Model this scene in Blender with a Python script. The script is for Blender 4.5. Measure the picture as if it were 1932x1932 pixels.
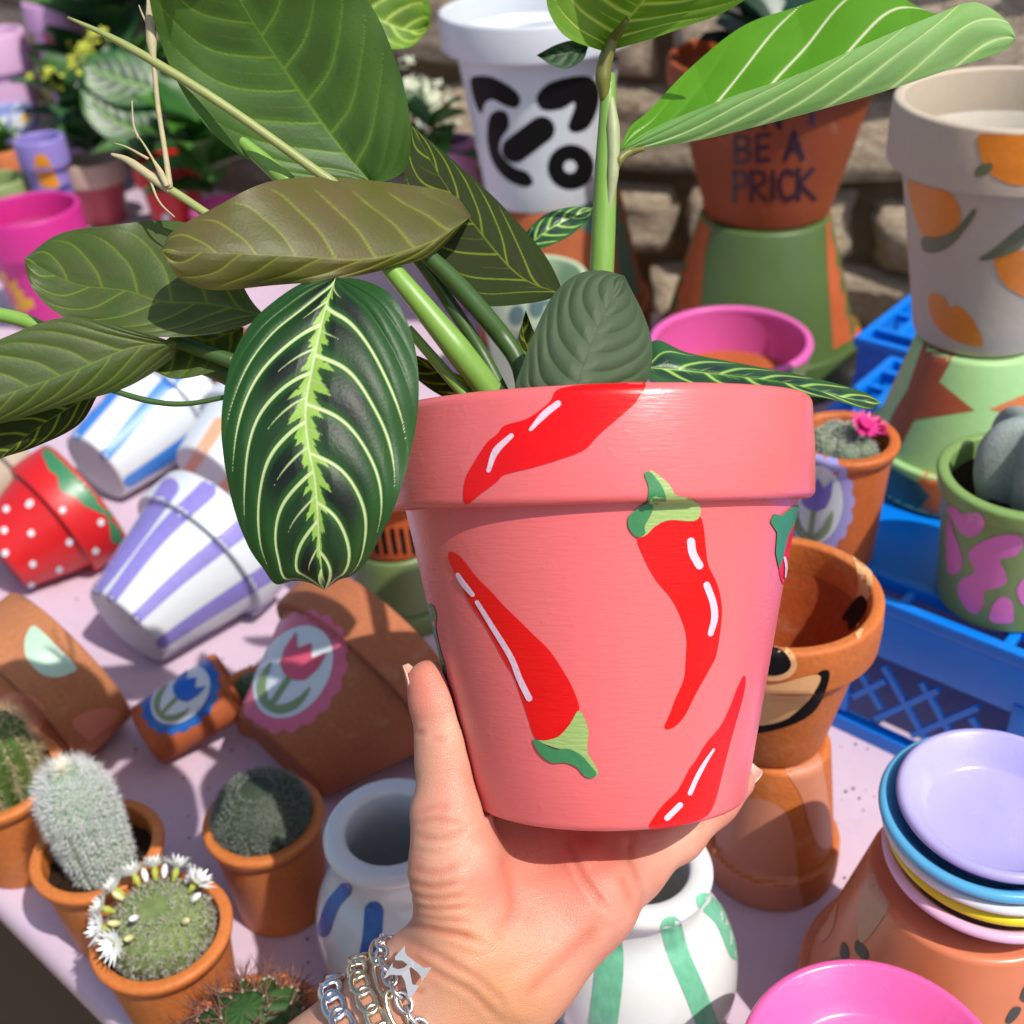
import bpy, bmesh, math, random
import numpy as np
from mathutils import Vector, Matrix, geometry
from mathutils.bvhtree import BVHTree

random.seed(7); rng = np.random.default_rng(7)
scene = bpy.context.scene
for o in list(bpy.data.objects): bpy.data.objects.remove(o)

# ------------------------------------------------------------------ camera
FPX = 2230.0; HALF = 966.0                      # focal length and half frame in photo pixels
PITCH, ROLL, CAM_H = math.radians(34), math.radians(-4), 0.50
cam_d = bpy.data.cameras.new('camera'); cam = bpy.data.objects.new('camera', cam_d)
scene.collection.objects.link(cam); scene.camera = cam
CAM = Matrix.Translation((0, 0, CAM_H)) @ Matrix.Rotation(math.pi/2 - PITCH, 4, 'X') @ Matrix.Rotation(ROLL, 4, 'Z')
cam.matrix_world = CAM
cam_d.sensor_width = 36; cam_d.lens = 36*FPX/(2*HALF)
cam_d.clip_start = 0.02; cam_d.clip_end = 100
cam_d.dof.use_dof = True; cam_d.dof.focus_distance = 0.372; cam_d.dof.aperture_fstop = 13.0
# ------------------------------------------------------------------ sky, sun, exposure
SUN_EL, SUN_AZ = math.radians(56), math.radians(46)   # sun behind the viewer, to the right
SUN = Vector((math.cos(SUN_EL)*math.sin(SUN_AZ), -math.cos(SUN_EL)*math.cos(SUN_AZ), math.sin(SUN_EL)))
world = bpy.data.worlds.new('World'); scene.world = world; world.use_nodes = True
wn = world.node_tree.nodes; sky = wn.new('ShaderNodeTexSky'); sky.sky_type = 'NISHITA'; sky.sun_disc = False
sky.sun_elevation = SUN_EL; sky.sun_rotation = math.atan2(SUN.x, SUN.y); sky.air_density = 1.0; sky.dust_density = 2.0
wn['Background'].inputs[1].default_value = 0.14
world.node_tree.links.new(sky.outputs[0], wn['Background'].inputs[0])
sun_d = bpy.data.lights.new('sun', 'SUN'); sun = bpy.data.objects.new('sun', sun_d); scene.collection.objects.link(sun)
sun_d.energy = 4.5; sun_d.angle = math.radians(0.55); sun_d.color = (1.0, 0.95, 0.87)
sun.rotation_euler = SUN.to_track_quat('Z', 'Y').to_euler()
scene.view_settings.view_transform = 'Standard'; scene.view_settings.look = 'None'
scene.view_settings.exposure = 0.0; scene.view_settings.gamma = 1.0; scene.view_settings.use_curve_mapping = False
scene.cycles.max_bounces = 8; scene.cycles.use_denoising = True

# ------------------------------------------------------------------ helpers
COL = scene.collection
R3 = CAM.to_3x3(); CP = CAM.translation.copy()
R3n = np.array(R3); CPn = np.array(CP)
def ray(x, y): return R3 @ Vector(((x-HALF)/FPX, (HALF-y)/FPX, -1.0))
def at(x, y, d): return CP + ray(x, y)*d
def on_z(x, y, z=0.0):
    r = ray(x, y); return CP + r*((z-CP.z)/r.z)
def depth_of(p): return -(R3.transposed() @ (Vector(p)-CP)).z
def ppm(p): return FPX/depth_of(p)               # photo pixels per metre at p
def zm(x0, y0, pts): return [((x0+a*0.2588)*0.99281, (y0+b*0.2588)*0.99281) for a, b in pts]
def at_np(xy, d):
    xy = np.asarray(xy, float); d = np.asarray(d, float)
    c = np.stack([(xy[..., 0]-HALF)/FPX*d, (HALF-xy[..., 1])/FPX*d, -d], -1)
    return c @ R3n.T + CPn
def lin(c):
    return tuple(((v/255)/12.92 if v/255 <= .04045 else ((v/255+.055)/1.055)**2.4) for v in c)

def thing(name, label, cat, loc=(0, 0, 0), M=None, group=None, kind=None):
    o = bpy.data.objects.new(name, None); COL.objects.link(o); o.empty_display_size = .01
    o.matrix_world = M if M is not None else Matrix.Translation(loc)
    o['label'] = label; o['category'] = cat
    if group: o['group'] = group
    if kind: o['kind'] = kind
    return o
RAYM = {}                                          # raycast meshes of each thing, in world space
def mesh(name, V, Fc, mat, parent=None, smooth=True, world=True, sharp=None, label=None, hit=False):
    """link one mesh object; V in world space (world=True) or in the thing's own space"""
    me = bpy.data.meshes.new(name)
    V = np.asarray(V, float)
    root = parent
    while root is not None and root.parent is not None: root = root.parent
    Mw = root.matrix_world.copy() if root is not None else Matrix()
    Mb = np.array(Mw)
    if world and root is not None:
        Mi = np.array(Mw.inverted()); Vl = V @ Mi[:3, :3].T + Mi[:3, 3]; Vw = V
    else:
        Vl = V; Vw = V @ Mb[:3, :3].T + Mb[:3, 3]
    me.from_pydata(Vl.tolist(), [], [list(map(int, f)) for f in Fc]); me.update()
    mats = mat if isinstance(mat, (list, tuple)) else [mat]
    for m in mats: me.materials.append(m)
    if smooth:
        me.polygons.foreach_set('use_smooth', [True]*len(me.polygons))
        if sharp: me.set_sharp_from_angle(angle=math.radians(sharp))
    o = bpy.data.objects.new(name, me); COL.objects.link(o)
    if parent is not None: o.parent = parent
    if label: o['label'] = label
    if hit and root is not None: RAYM.setdefault(root.name, []).append((Vw, [list(map(int, f)) for f in Fc]))
    return o
def attr(o, name, vals):
    a = o.data.attributes.new(name, 'FLOAT', 'POINT'); a.data.foreach_set('value', np.asarray(vals, np.float32))
def attr_c(o, name, vals):
    a = o.data.attributes.new(name, 'FLOAT_COLOR', 'POINT'); v = np.ones((len(vals), 4), np.float32); v[:, :3] = vals
    a.data.foreach_set('color', v.ravel())

def lathe(prof, segs=72, wob=0.0):
    """surface of revolution; wob = slight hand-made out-of-round"""
    prof = list(prof); V = []; Fc = []; rows = []
    ph = rng.uniform(0, 6.28, 3)
    for r, z in prof:
        if r < 1e-6: rows.append([len(V)]); V.append((0, 0, z)); continue
        row = []
        for i in range(segs):
            a = 2*math.pi*i/segs; k = 1+wob*(math.sin(2*a+ph[0])+.5*math.sin(3*a+ph[1]))
            row.append(len(V)); V.append((r*k*math.cos(a), r*k*math.sin(a), z))
        rows.append(row)
    for A, B in zip(rows[:-1], rows[1:]):
        if len(A) == 1 and len(B) == 1: continue
        for i in range(segs):
            j = (i+1) % segs
            if len(A) == 1: Fc.append((A[0], B[j], B[i]))
            elif len(B) == 1: Fc.append((A[i], A[j], B[0]))
            else: Fc.append((A[i], A[j], B[j], B[i]))
    return np.array(V), Fc
def arc(cx, cz, r, a0, a1, n=5):
    return [(cx+r*math.cos(math.radians(a0+(a1-a0)*i/n)), cz+r*math.sin(math.radians(a0+(a1-a0)*i/n))) for i in range(n+1)]
def box(c, s, ax=None):
    """box centred at c, full size s along the three axes ax"""
    c = Vector(c); ax = ax or (Vector((1, 0, 0)), Vector((0, 1, 0)), Vector((0, 0, 1)))
    V = []
    for i in (-.5, .5):
        for j in (-.5, .5):
            for k in (-.5, .5): V.append(c+ax[0]*(i*s[0])+ax[1]*(j*s[1])+ax[2]*(k*s[2]))
    return [tuple(v) for v in V], [(0, 1, 3, 2), (4, 6, 7, 5), (0, 4, 5, 1), (2, 3, 7, 6), (0, 2, 6, 4), (1, 5, 7, 3)]
def join(parts):
    V = []; Fc = []
    for v, f in parts:
        b = len(V); V += [tuple(x) for x in v]; Fc += [tuple(i+b for i in q) for q in f]
    return V, Fc
def tube(P, rad, n=10, flat=None, cap=True):
    """tube through the points P with radii rad"""
    P = [Vector(p) for p in P]; V = []; Fc = []
    rad = rad if hasattr(rad, '__len__') else [rad]*len(P)
    up = None
    for i, p in enumerate(P):
        t = (P[min(i+1, len(P)-1)]-P[max(i-1, 0)]).normalized()
        if up is None: up = t.orthogonal().normalized()
        up = (up-t*up.dot(t)).normalized(); bi = t.cross(up)
        for k in range(n):
            a = 2*math.pi*k/n; V.append(tuple(p+up*(math.cos(a)*rad[i])+bi*(math.sin(a)*rad[i])))
    for i in range(len(P)-1):
        for k in range(n):
            j = (k+1) % n; Fc.append((i*n+k, i*n+j, (i+1)*n+j, (i+1)*n+k))
    if cap:
        Fc.append(tuple(range(n-1, -1, -1))); Fc.append(tuple(range((len(P)-1)*n, len(P)*n)))
    return V, Fc
def spline(pts, n=40, closed=False):
    """Catmull-Rom through pts (any dimension), resampled evenly to n points"""
    P = np.asarray(pts, float); m = len(P)
    if m == 2 and not closed: return P[0]+(P[1]-P[0])*np.linspace(0, 1, n)[:, None]
    if closed: Q = np.vstack([P[-1], P, P[0], P[1]]); segs = m
    else: Q = np.vstack([2*P[0]-P[1], P, 2*P[-1]-P[-2]]); segs = m-1
    out = []
    for i in range(segs):
        p0, p1, p2, p3 = Q[i:i+4]
        for t in np.linspace(0, 1, 16, endpoint=False):
            out.append(.5*((2*p1)+(p2-p0)*t+(2*p0-5*p1+4*p2-p3)*t*t+(3*p1-p0-3*p2+p3)*t**3))
    if not closed: out.append(Q[-2])
    else: out.append(out[0])
    out = np.array(out); L = np.r_[0, np.cumsum(np.linalg.norm(np.diff(out[:, :2] if out.shape[1] == 2 else out, axis=0), axis=1))]
    s = np.linspace(0, L[-1], n+1)[:-1] if closed else np.linspace(0, L[-1], n)
    return np.stack([np.interp(s, L, out[:, k]) for k in range(out.shape[1])], 1)
def inside(P, poly):
    x, y = P[:, 0], P[:, 1]; c = np.zeros(len(P), bool); q = np.roll(poly, 1, 0)
    for (x1, y1), (x2, y2) in zip(poly, q):
        m = ((y1 > y) != (y2 > y)); c ^= m & (x < (x2-x1)*(y-y1)/((y2-y1) or 1e-9)+x1)
    return c
BVHS = {}
def bvh_of(root):
    if root.name not in BVHS:
        V, Fc = join(RAYM[root.name]); BVHS[root.name] = BVHTree.FromPolygons(V, Fc)
    return BVHS[root.name]
def decal(root, parent, name, poly, mat, lay=1, step=9.0, smooth=True, label=None, off=None):
    """a thin coat of paint: the outline (photo pixels) laid on the surface of the pot it is painted on"""
    poly = np.asarray(poly, float)
    per = np.linalg.norm(poly-np.roll(poly, 1, 0), axis=1).sum()
    if smooth: poly = spline(poly, max(12, int(per/(step*.6))), True)
    else:
        out = []
        for a, b in zip(poly, np.roll(poly, -1, 0)):
            k = max(1, int(np.linalg.norm(b-a)/step)); out += [a+(b-a)*t/k for t in range(k)]
        poly = np.array(out)
    lo, hi = poly.min(0), poly.max(0)
    gx, gy = np.meshgrid(np.arange(lo[0], hi[0], step), np.arange(lo[1], hi[1], step)); G = np.stack([gx.ravel(), gy.ravel()], 1)
    G = G[inside(G, poly)]
    if len(G):
        dmin = np.min(np.linalg.norm(G[:, None]-poly[None], axis=2), axis=1); G = G[dmin > step*.45]
    P = np.vstack([poly, G]) if len(G) else poly
    res = geometry.delaunay_2d_cdt([Vector(p) for p in P], [], [list(range(len(poly)))], 1, 1e-4)
    bv = bvh_of(root); off = off or 0.0003
    V = []; ok = []
    for p in res[0]:
        d = ray(p.x, p.y).normalized(); h = bv.ray_cast(CP, d)
        if h[0] is None: V.append((0, 0, 0)); ok.append(None); continue
        n = h[1] if h[1].dot(d) < 0 else -h[1]
        V.append(tuple(h[0]+n*(off*lay))); ok.append(h[3])
    nb = {}
    for f in res[2]:
        for i in f:
            if ok[i] is None: nb.setdefault(i, set()).update(k for k in f if ok[k] is not None)
    for i, ks in nb.items():                       # paint running over the edge of sight ends exactly at that edge
        if not ks: continue
        k = min(ks, key=lambda q: (res[0][q]-res[0][i]).length); a, b_ = res[0][k].copy(), res[0][i].copy(); best = None
        for _ in range(9):
            mdl = (a+b_)/2; d = ray(mdl.x, mdl.y).normalized(); h = bv.ray_cast(CP, d)
            if h[0] is None: b_ = mdl
            else: a = mdl; best = (h, d)
        if best:
            h, d = best; n = h[1] if h[1].dot(d) < 0 else -h[1]; V[i] = tuple(h[0]+n*(off*lay)); ok[i] = h[3]
    Fc = []
    for f in res[2]:
        if any(ok[i] is None for i in f): continue
        dd = [ok[i] for i in f]
        if max(dd)-min(dd) > 0.016: continue
        a, b, c = (Vector(V[i]) for i in f[:3])
        nn = (b-a).cross(c-a)
        Fc.append(tuple(f) if nn.dot(a-CP) < 0 else tuple(reversed(f)))
    if not Fc: return None
    par = list(range(len(V)))                      # a coat broken by the edge of the rim is two pieces
    def fd(i):
        while par[i] != i: par[i] = par[par[i]]; i = par[i]
        return i
    for f in Fc:
        for i in f[1:]: par[fd(i)] = fd(f[0])
    comps = {}
    for f in Fc: comps.setdefault(fd(f[0]), []).append(f)
    big = max(len(c) for c in comps.values()); out = None
    for c in comps.values():
        if len(c) < max(2, big*.06): continue
        ids = sorted({i for f in c for i in f}); mp = {i: k for k, i in enumerate(ids)}
        out = mesh(name, [V[i] for i in ids], [tuple(mp[i] for i in f) for f in c], mat, parent, label=label)
    return out
def stroke(pts, w, n=24, taper=None):
    """outline polygon of a brush stroke along pts"""
    P = spline(pts, n); T = np.gradient(P, axis=0); T /= np.linalg.norm(T, axis=1)[:, None]+1e-9
    N = np.stack([-T[:, 1], T[:, 0]], 1); s = np.linspace(0, 1, n)
    ww = np.full(n, w/2.0) if taper is None else w/2*np.interp(s, np.linspace(0, 1, len(taper)), taper)
    A = P+N*ww[:, None]; B = P-N*ww[:, None]
    e = [P[-1]+T[-1]*ww[-1]*math.sin(a)+N[-1]*ww[-1]*math.cos(a) for a in np.linspace(.3, 2.84, 6)]
    b = [P[0]-T[0]*ww[0]*math.sin(a)-N[0]*ww[0]*math.cos(a) for a in np.linspace(.3, 2.84, 6)]
    return np.vstack([A, e, B[::-1], b])
def ellipse(cx, cy, a, b, rot=0, n=28, scallop=0, amp=0):
    t = np.linspace(0, 2*math.pi, n, endpoint=False); k = 1+amp*np.abs(np.sin(t*scallop/2)) if scallop else 1
    x, y = a*np.cos(t)*k, b*np.sin(t)*k; c, s = math.cos(math.radians(rot)), math.sin(math.radians(rot))
    return np.stack([cx+x*c-y*s, cy+x*s+y*c], 1)

# ------------------------------------------------------------------ materials
def new_mat(name):
    m = bpy.data.materials.new(name); m.use_nodes = True
    nt = m.node_tree; return m, nt, nt.nodes, nt.links, nt.nodes['Principled BSDF']
MC = {}
def paint(c, rough=.5, var=.10, bump=.12, scale=260, brush=(1, 1, 1), k=.86, spec=.5, dirt=0.0, sub=0.0, big=18, pits=0.0):
    """painted or bare clay: c is sRGB as it looks in sunshine; k scales it to a base colour"""
    key = ('p', c, rough, var, bump, scale, brush, k, spec, dirt, sub, pits)
    if key in MC: return MC[key]
    m, nt, N, L, b = new_mat('paint_%d_%d_%d' % c)
    base = tuple(v*k for v in lin(c))
    tc = N.new('ShaderNodeTexCoord'); mp = N.new('ShaderNodeMapping'); mp.inputs['Scale'].default_value = brush
    L.new(tc.outputs['Object'], mp.inputs[0])
    n1 = N.new('ShaderNodeTexNoise'); n1.inputs['Scale'].default_value = big; n1.inputs['Detail'].default_value = 6
    L.new(tc.outputs['Object'], n1.inputs['Vector'])
    n2 = N.new('ShaderNodeTexNoise'); n2.inputs['Scale'].default_value = scale; n2.inputs['Detail'].default_value = 5
    L.new(mp.outputs[0], n2.inputs['Vector'])
    hs = N.new('ShaderNodeHueSaturation'); hs.inputs['Color'].default_value = (*base, 1)
    mr = N.new('ShaderNodeMapRange'); mr.inputs[1].default_value = .3; mr.inputs[2].default_value = .7
    mr.inputs[3].default_value = 1-var; mr.inputs[4].default_value = 1+var
    mx = N.new('ShaderNodeMath'); mx.operation = 'ADD'; mx.inputs[1].default_value = 0
    mm = N.new('ShaderNodeMath'); mm.operation = 'MULTIPLY_ADD'; mm.inputs[1].default_value = .45; 
    L.new(n2.outputs[0], mm.inputs[0]); ms = N.new('ShaderNodeMath'); ms.operation = 'MULTIPLY'; ms.inputs[1].default_value = .55
    L.new(n1.outputs[0], ms.inputs[0]); L.new(ms.outputs[0], mm.inputs[2]); L.new(mm.outputs[0], mr.inputs[0])
    L.new(mr.outputs[0], hs.inputs['Value'])
    col = hs.outputs[0]
    if dirt:
        n3 = N.new('ShaderNodeTexNoise'); n3.inputs['Scale'].default_value = 45; n3.inputs['Detail'].default_value = 8; n3.inputs['Roughness'].default_value = .7
        L.new(tc.outputs['Object'], n3.inputs['Vector'])
        r3 = N.new('ShaderNodeMapRange'); r3.inputs[1].default_value = .58; r3.inputs[2].default_value = .72; r3.inputs[4].default_value = dirt
        L.new(n3.outputs[0], r3.inputs[0])
        mixd = N.new('ShaderNodeMixRGB'); mixd.inputs[2].default_value = (base[0]*.55+.06, base[1]*.55+.05, base[2]*.55+.04, 1) if dirt < .4 else (base[0]*.6+.26, base[1]*.6+.20, base[2]*.6+.15, 1)
        L.new(r3.outputs[0], mixd.inputs[0]); L.new(col, mixd.inputs[1]); col = mixd.outputs[0]
    L.new(col, b.inputs['Base Color'])
    rr = N.new('ShaderNodeMapRange'); rr.inputs[3].default_value = max(.05, rough-.12); rr.inputs[4].default_value = min(1, rough+.12)
    L.new(n1.outputs[0], rr.inputs[0]); L.new(rr.outputs[0], b.inputs['Roughness'])
    b.inputs['Specular IOR Level'].default_value = spec
    if sub: b.inputs['Subsurface Weight'].default_value = sub; b.inputs['Subsurface Radius'].default_value = (.004, .003, .002)
    bm = N.new('ShaderNodeBump'); bm.inputs['Strength'].default_value = bump; bm.inputs['Distance'].default_value = .0012
    L.new(n2.outputs[0], bm.inputs['Height']); L.new(bm.outputs[0], b.inputs['Normal'])
    if pits:                                        # grit, drips and nicks in the dried paint
        n4 = N.new('ShaderNodeTexNoise'); n4.inputs['Scale'].default_value = 210; n4.inputs['Detail'].default_value = 3; L.new(tc.outputs['Object'], n4.inputs['Vector'])
        r4 = N.new('ShaderNodeMapRange'); r4.inputs[1].default_value = .60; r4.inputs[2].default_value = .74; L.new(n4.outputs[0], r4.inputs[0])
        n5 = N.new('ShaderNodeTexNoise'); n5.inputs['Scale'].default_value = 60; n5.inputs['Detail'].default_value = 4; L.new(tc.outputs['Object'], n5.inputs['Vector'])
        a5 = N.new('ShaderNodeMath'); a5.operation = 'MULTIPLY_ADD'; a5.inputs[1].default_value = .8; L.new(r4.outputs[0], a5.inputs[0]); L.new(n5.outputs[0], a5.inputs[2])
        b2 = N.new('ShaderNodeBump'); b2.inputs['Strength'].default_value = pits; b2.inputs['Distance'].default_value = .0012; L.new(a5.outputs[0], b2.inputs['Height']); L.new(bm.outputs[0], b2.inputs['Normal']); L.new(b2.outputs[0], b.inputs['Normal'])
    MC[key] = m; return m
def clay(c=(206, 118, 70), k=.8, rough=.75): return paint(c, rough, .22, .3, 420, k=k, spec=.3, dirt=.5)
BRUSH = (1, 1, 9)
# ================================================================== the setting
E_ = Vector((.734, -.679, 0)).normalized(); N_ = Vector((.679, .734, 0)).normalized(); UZ = Vector((0, 0, 1))
EDGE = Vector((-.289, .432, 0)); WALL_D = .80
# ground
m, nt, N, L, b = new_mat('ground_soil')
tx = N.new('ShaderNodeTexNoise'); tx.inputs['Scale'].default_value = 9; tx.inputs['Detail'].default_value = 9
cr = N.new('ShaderNodeValToRGB'); cr.color_ramp.elements[0].color = (.05, .03, .015, 1); cr.color_ramp.elements[1].color = (.30, .20, .11, 1)
L.new(tx.outputs[0], cr.inputs[0]); L.new(cr.outputs[0], b.inputs['Base Color']); b.inputs['Roughness'].default_value = .95
bm = N.new('ShaderNodeBump'); bm.inputs['Strength'].default_value = .8; bm.inputs['Distance'].default_value = .03; L.new(tx.outputs[0], bm.inputs['Height']); L.new(bm.outputs[0], b.inputs['Normal'])
g = mesh('ground', [(-40, -40, -.74), (40, -40, -.74), (40, 40, -.74), (-40, 40, -.74)], [(0, 1, 2, 3)], m, smooth=False); g['kind'] = 'structure'
g['label'] = 'dark brown earth below the lilac table'
# table: lilac painted boards
lilac = paint((228, 203, 222), .42, .05, .10, 120, k=.74, dirt=.22)
lilac_edge = paint((226, 218, 240), .45, .08, .2, 120, k=.72, dirt=.3)
tb = thing('display_table', 'lilac painted wooden display table under all the pots', 'table', tuple(EDGE))
def tpt(a, n, z): return tuple(EDGE+E_*a+N_*n+UZ*z)
A0, A1 = -2.6, 1.5
ctr = EDGE+E_*((A0+A1)/2)+N_*(WALL_D/2-.017)
def bev_box(c, s, ax, bw=.003):
    V, Fc = box(c, s, ax); bmn = bmesh.new(); vs = [bmn.verts.new(v) for v in V]
    for f in Fc: bmn.faces.new([vs[i] for i in f])
    bmesh.ops.recalc_face_normals(bmn, faces=bmn.faces)
    bmesh.ops.bevel(bmn, geom=list(bmn.edges), offset=bw, segments=3, affect='EDGES', profile=.6)
    bmn.verts.index_update(); r = [tuple(v.co) for v in bmn.verts], [tuple(v.index for v in f.verts) for f in bmn.faces]; bmn.free(); return r
v, f = bev_box(ctr-UZ*.0125, (A1-A0, WALL_D-.006, .025), (E_, N_, UZ), .011)
mesh('tabletop', v, f, lilac, tb, sharp=50)
v, f = bev_box(EDGE+E_*((A0+A1)/2)+N_*.05-UZ*.0605, (A1-A0-.2, .022, .07), (E_, N_, UZ)); mesh('apron', v, f, lilac_edge, tb, sharp=50)
for a in (A0+.2, -.9, A1-.2):
    for n in (.06, WALL_D-.1):
        v, f = bev_box(EDGE+E_*a+N_*n-UZ*.3825, (.05, .05, .714), (E_, N_, UZ)); mesh('leg', v, f, lilac_edge, tb, sharp=50)

# stone wall: rough coursed blocks, each a piece of its own
m, nt, N, L, b = new_mat('rubble_stone')
tc = N.new('ShaderNodeTexCoord'); oi = N.new('ShaderNodeObjectInfo')
n1 = N.new('ShaderNodeTexNoise'); n1.inputs['Scale'].default_value = 14; n1.inputs['Detail'].default_value = 10; n1.inputs['Roughness'].default_value = .65
n2 = N.new('ShaderNodeTexNoise'); n2.inputs['Scale'].default_value = 60; n2.inputs['Detail'].default_value = 8
L.new(tc.outputs['Object'], n1.inputs['Vector']); L.new(tc.outputs['Object'], n2.inputs['Vector'])
cr = N.new('ShaderNodeValToRGB'); e = cr.color_ramp.elements; e[0].position = .3; e[0].color = (.34, .25, .16, 1); e[1].position = .72; e[1].color = (.74, .63, .48, 1)
mid = cr.color_ramp.elements.new(.5); mid.color = (.58, .46, .33, 1)
L.new(n1.outputs[0], cr.inputs[0])
hs = N.new('ShaderNodeHueSaturation'); L.new(cr.outputs[0], hs.inputs['Color'])
mr = N.new('ShaderNodeMapRange'); mr.inputs[3].default_value = .75; mr.inputs[4].default_value = 1.15; L.new(oi.outputs['Random'], mr.inputs[0]); L.new(mr.outputs[0], hs.inputs['Value'])
L.new(hs.outputs[0], b.inputs['Base Color']); b.inputs['Roughness'].default_value = .9
bm = N.new('ShaderNodeBump'); bm.inputs['Strength'].default_value = .9; bm.inputs['Distance'].default_value = .012
mth = N.new('ShaderNodeMath'); mth.operation = 'MULTIPLY_ADD'; mth.inputs[1].default_value = .35; L.new(n2.outputs[0], mth.inputs[0]); L.new(n1.outputs[0], mth.inputs[2]); L.new(mth.outputs[0], bm.inputs['Height']); L.new(bm.outputs[0], b.inputs['Normal'])
stone_m = m
mortar = paint((140, 118, 92), .95, .25, .8, 60, k=.55, spec=.1)
def stone_mesh(i):
    r = np.random.default_rng(40+i); nx, nz = 9, 6; V = []; Fc = []
    hx = r.uniform(-.05, .05, 8); ph = r.uniform(0, 6.28, 6)
    for jz in range(nz+1):
        for jx in range(nx+1):
            u, w = jx/nx*2-1, jz/nz*2-1
            q = (abs(u)**14+abs(w)**14)**(1/14.); s = 1.0 if q < 1e-6 else max(abs(u), abs(w))/q
            x, z = u*s*.5, w*s*.5
            x += .04*w*math.sin(ph[0])+.03*math.sin(3*w+ph[1])*abs(u); z += .07*u*math.sin(ph[2])+.04*math.sin(3*u+ph[3])*abs(w)
            edge = max(abs(u), abs(w))
            y = -.5*(1-edge**7)*(1+.18*math.sin(2.6*u+ph[4])+.18*math.sin(3.1*w+ph[5]))-.12*r.uniform(-1, 1)*(1-edge)+.3*(edge > .99)
            V.append((x, y, z))
    for jz in range(nz):
        for jx in range(nx):
            a = jz*(nx+1)+jx; Fc.append((a, a+1, a+nx+2, a+nx+1))
    me = bpy.data.meshes.new('stone'); me.from_pydata(V, [], Fc); me.materials.append(stone_m)
    me.polygons.foreach_set('use_smooth', [True]*len(me.polygons)); return me
SM = [stone_mesh(i) for i in range(10)]
def wall_run(label, left, d, length):
    """one straight run of wall from its left end, stones proud of the mortar core"""
    EW = Vector(d).normalized(); NW = Vector((-EW.y, EW.x, 0)); WO = Vector(left); ML = Matrix((EW, NW, UZ)).transposed().to_4x4()
    wl = thing('stone_wall', label, 'wall', (WO.x, WO.y, -.74), group='stone walls')
    v, f = box(WO+NW*.15+EW*(length/2)-UZ*.13, (length, .22, 1.22), (EW, NW, UZ)); mesh('mortar', v, f, mortar, wl, smooth=False)
    z = -.30
    while z < .40:
        hh = random.uniform(.065, .105); a = random.uniform(-.08, 0)
        while a < length-.05:
            ww = random.uniform(.11, .26)
            o = bpy.data.objects.new('stone', random.choice(SM)); COL.objects.link(o); o.parent = wl
            o.matrix_local = Matrix.Translation(EW*(a+ww/2)+NW*.045+UZ*(.74+z+hh/2+random.uniform(-.005, .005))) @ ML @ Matrix.Rotation(random.uniform(-.04, .04), 4, 'Y') @ Matrix.Diagonal((ww*1.03, random.uniform(.05, .085), hh*1.04, 1))
            a += ww
        z += hh
wall_run('pale tan rubble stone wall behind the black and white pot', (-.20, 1.305, 0), (.93, -.37, 0), 1.75)
wall_run('stone wall behind the pale pink pots at top left', (-1.75, 2.85, 0), (.734, -.679, 0), 1.95)

# ================================================================== pots
def zmat(axis, loc, spin=0.0):
    return Matrix.Translation(loc) @ Vector(axis).to_track_quat('Z', 'Y').to_matrix().to_4x4() @ Matrix.Rotation(spin, 4, 'Z')
def pot(name, label, cat, loc, R, h, out, rb=None, rimh=None, over=.006, wall=.0045, rim=None, inn=None, axis=(0, 0, 1), group=None, root=None, segs=80, lip=.0018, bodyname='body', wob=.004):
    rb = rb or R*.66; rimh = rimh if rimh is not None else h*.27; rim = rim or out; inn = inn or rim; Rt = R-over
    M = zmat(axis, loc); t = root or thing(name, label, cat, M=M, group=group)
    hb = h-rimh; rr = .003
    prof = [(0, .002), (rb*.5, .0015), (rb-rr, 0)]+arc(rb-rr, rr, rr, -90, -12, 4)
    for i in range(1, 7): prof.append((rb+(Rt-rb)*i/6*1.0, rr+(hb-rr)*i/6))
    body = prof+[(Rt-wall*.5, hb+.0006)]
    v, f = lathe(body, segs, wob); ob = mesh(bodyname, v, f, out, t, world=False, sharp=42, hit=True)
    l = lip
    rp = [(Rt-wall*.6, hb+.0004)]+[(R-l, hb)]+arc(R-l, hb+l, l, -90, 0, 4)+[(R+.0004, hb+rimh*.5)]+arc(R-l*1.2, h-l*1.2, l*1.2, 0, 90, 5)
    rp += arc(R-wall+l*.3, h-l, l, 90, 180, 4)+[(R-wall-l*.75, hb+rimh*.3)]
    v, f = lathe(rp, segs, wob); orim = mesh('rim', v, f, rim, t, world=False, sharp=42, hit=True)
    ip = [(R-wall-l*.75, hb+rimh*.3), (Rt-wall, hb-.004), (rb-wall, wall+.004), (rb-wall-.004, wall), (0, wall)]
    v, f = lathe(ip, segs, wob); mesh('inside', v, f, inn, t, world=False, sharp=42, hit=True)
    return t, ob, orim
def up(px, z):                                  # foot point of something whose top is seen at px, height z above the table
    p = on_z(px[0], px[1], z); return p
def lying(name, label, cat, base_px, rim_px, R, rb, out, h=None, tilt=0.0, **kw):
    B = on_z(*base_px, rb*.95); T = on_z(*rim_px, R*.95+.12*math.sin(math.radians(tilt))); d = Vector((T.x-B.x, T.y-B.y, 0)); hh = h or d.length*1.02
    al = math.atan2(R-rb, hh)+math.radians(tilt); hh /= math.cos(math.radians(tilt)); d.normalize(); ax = d*math.cos(al)+UZ*math.sin(al)
    base = Vector((B.x, B.y, rb*math.cos(al)+.0006))
    return pot(name, label, cat, base, R, hh, out, rb=rb, axis=ax, **kw)

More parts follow.
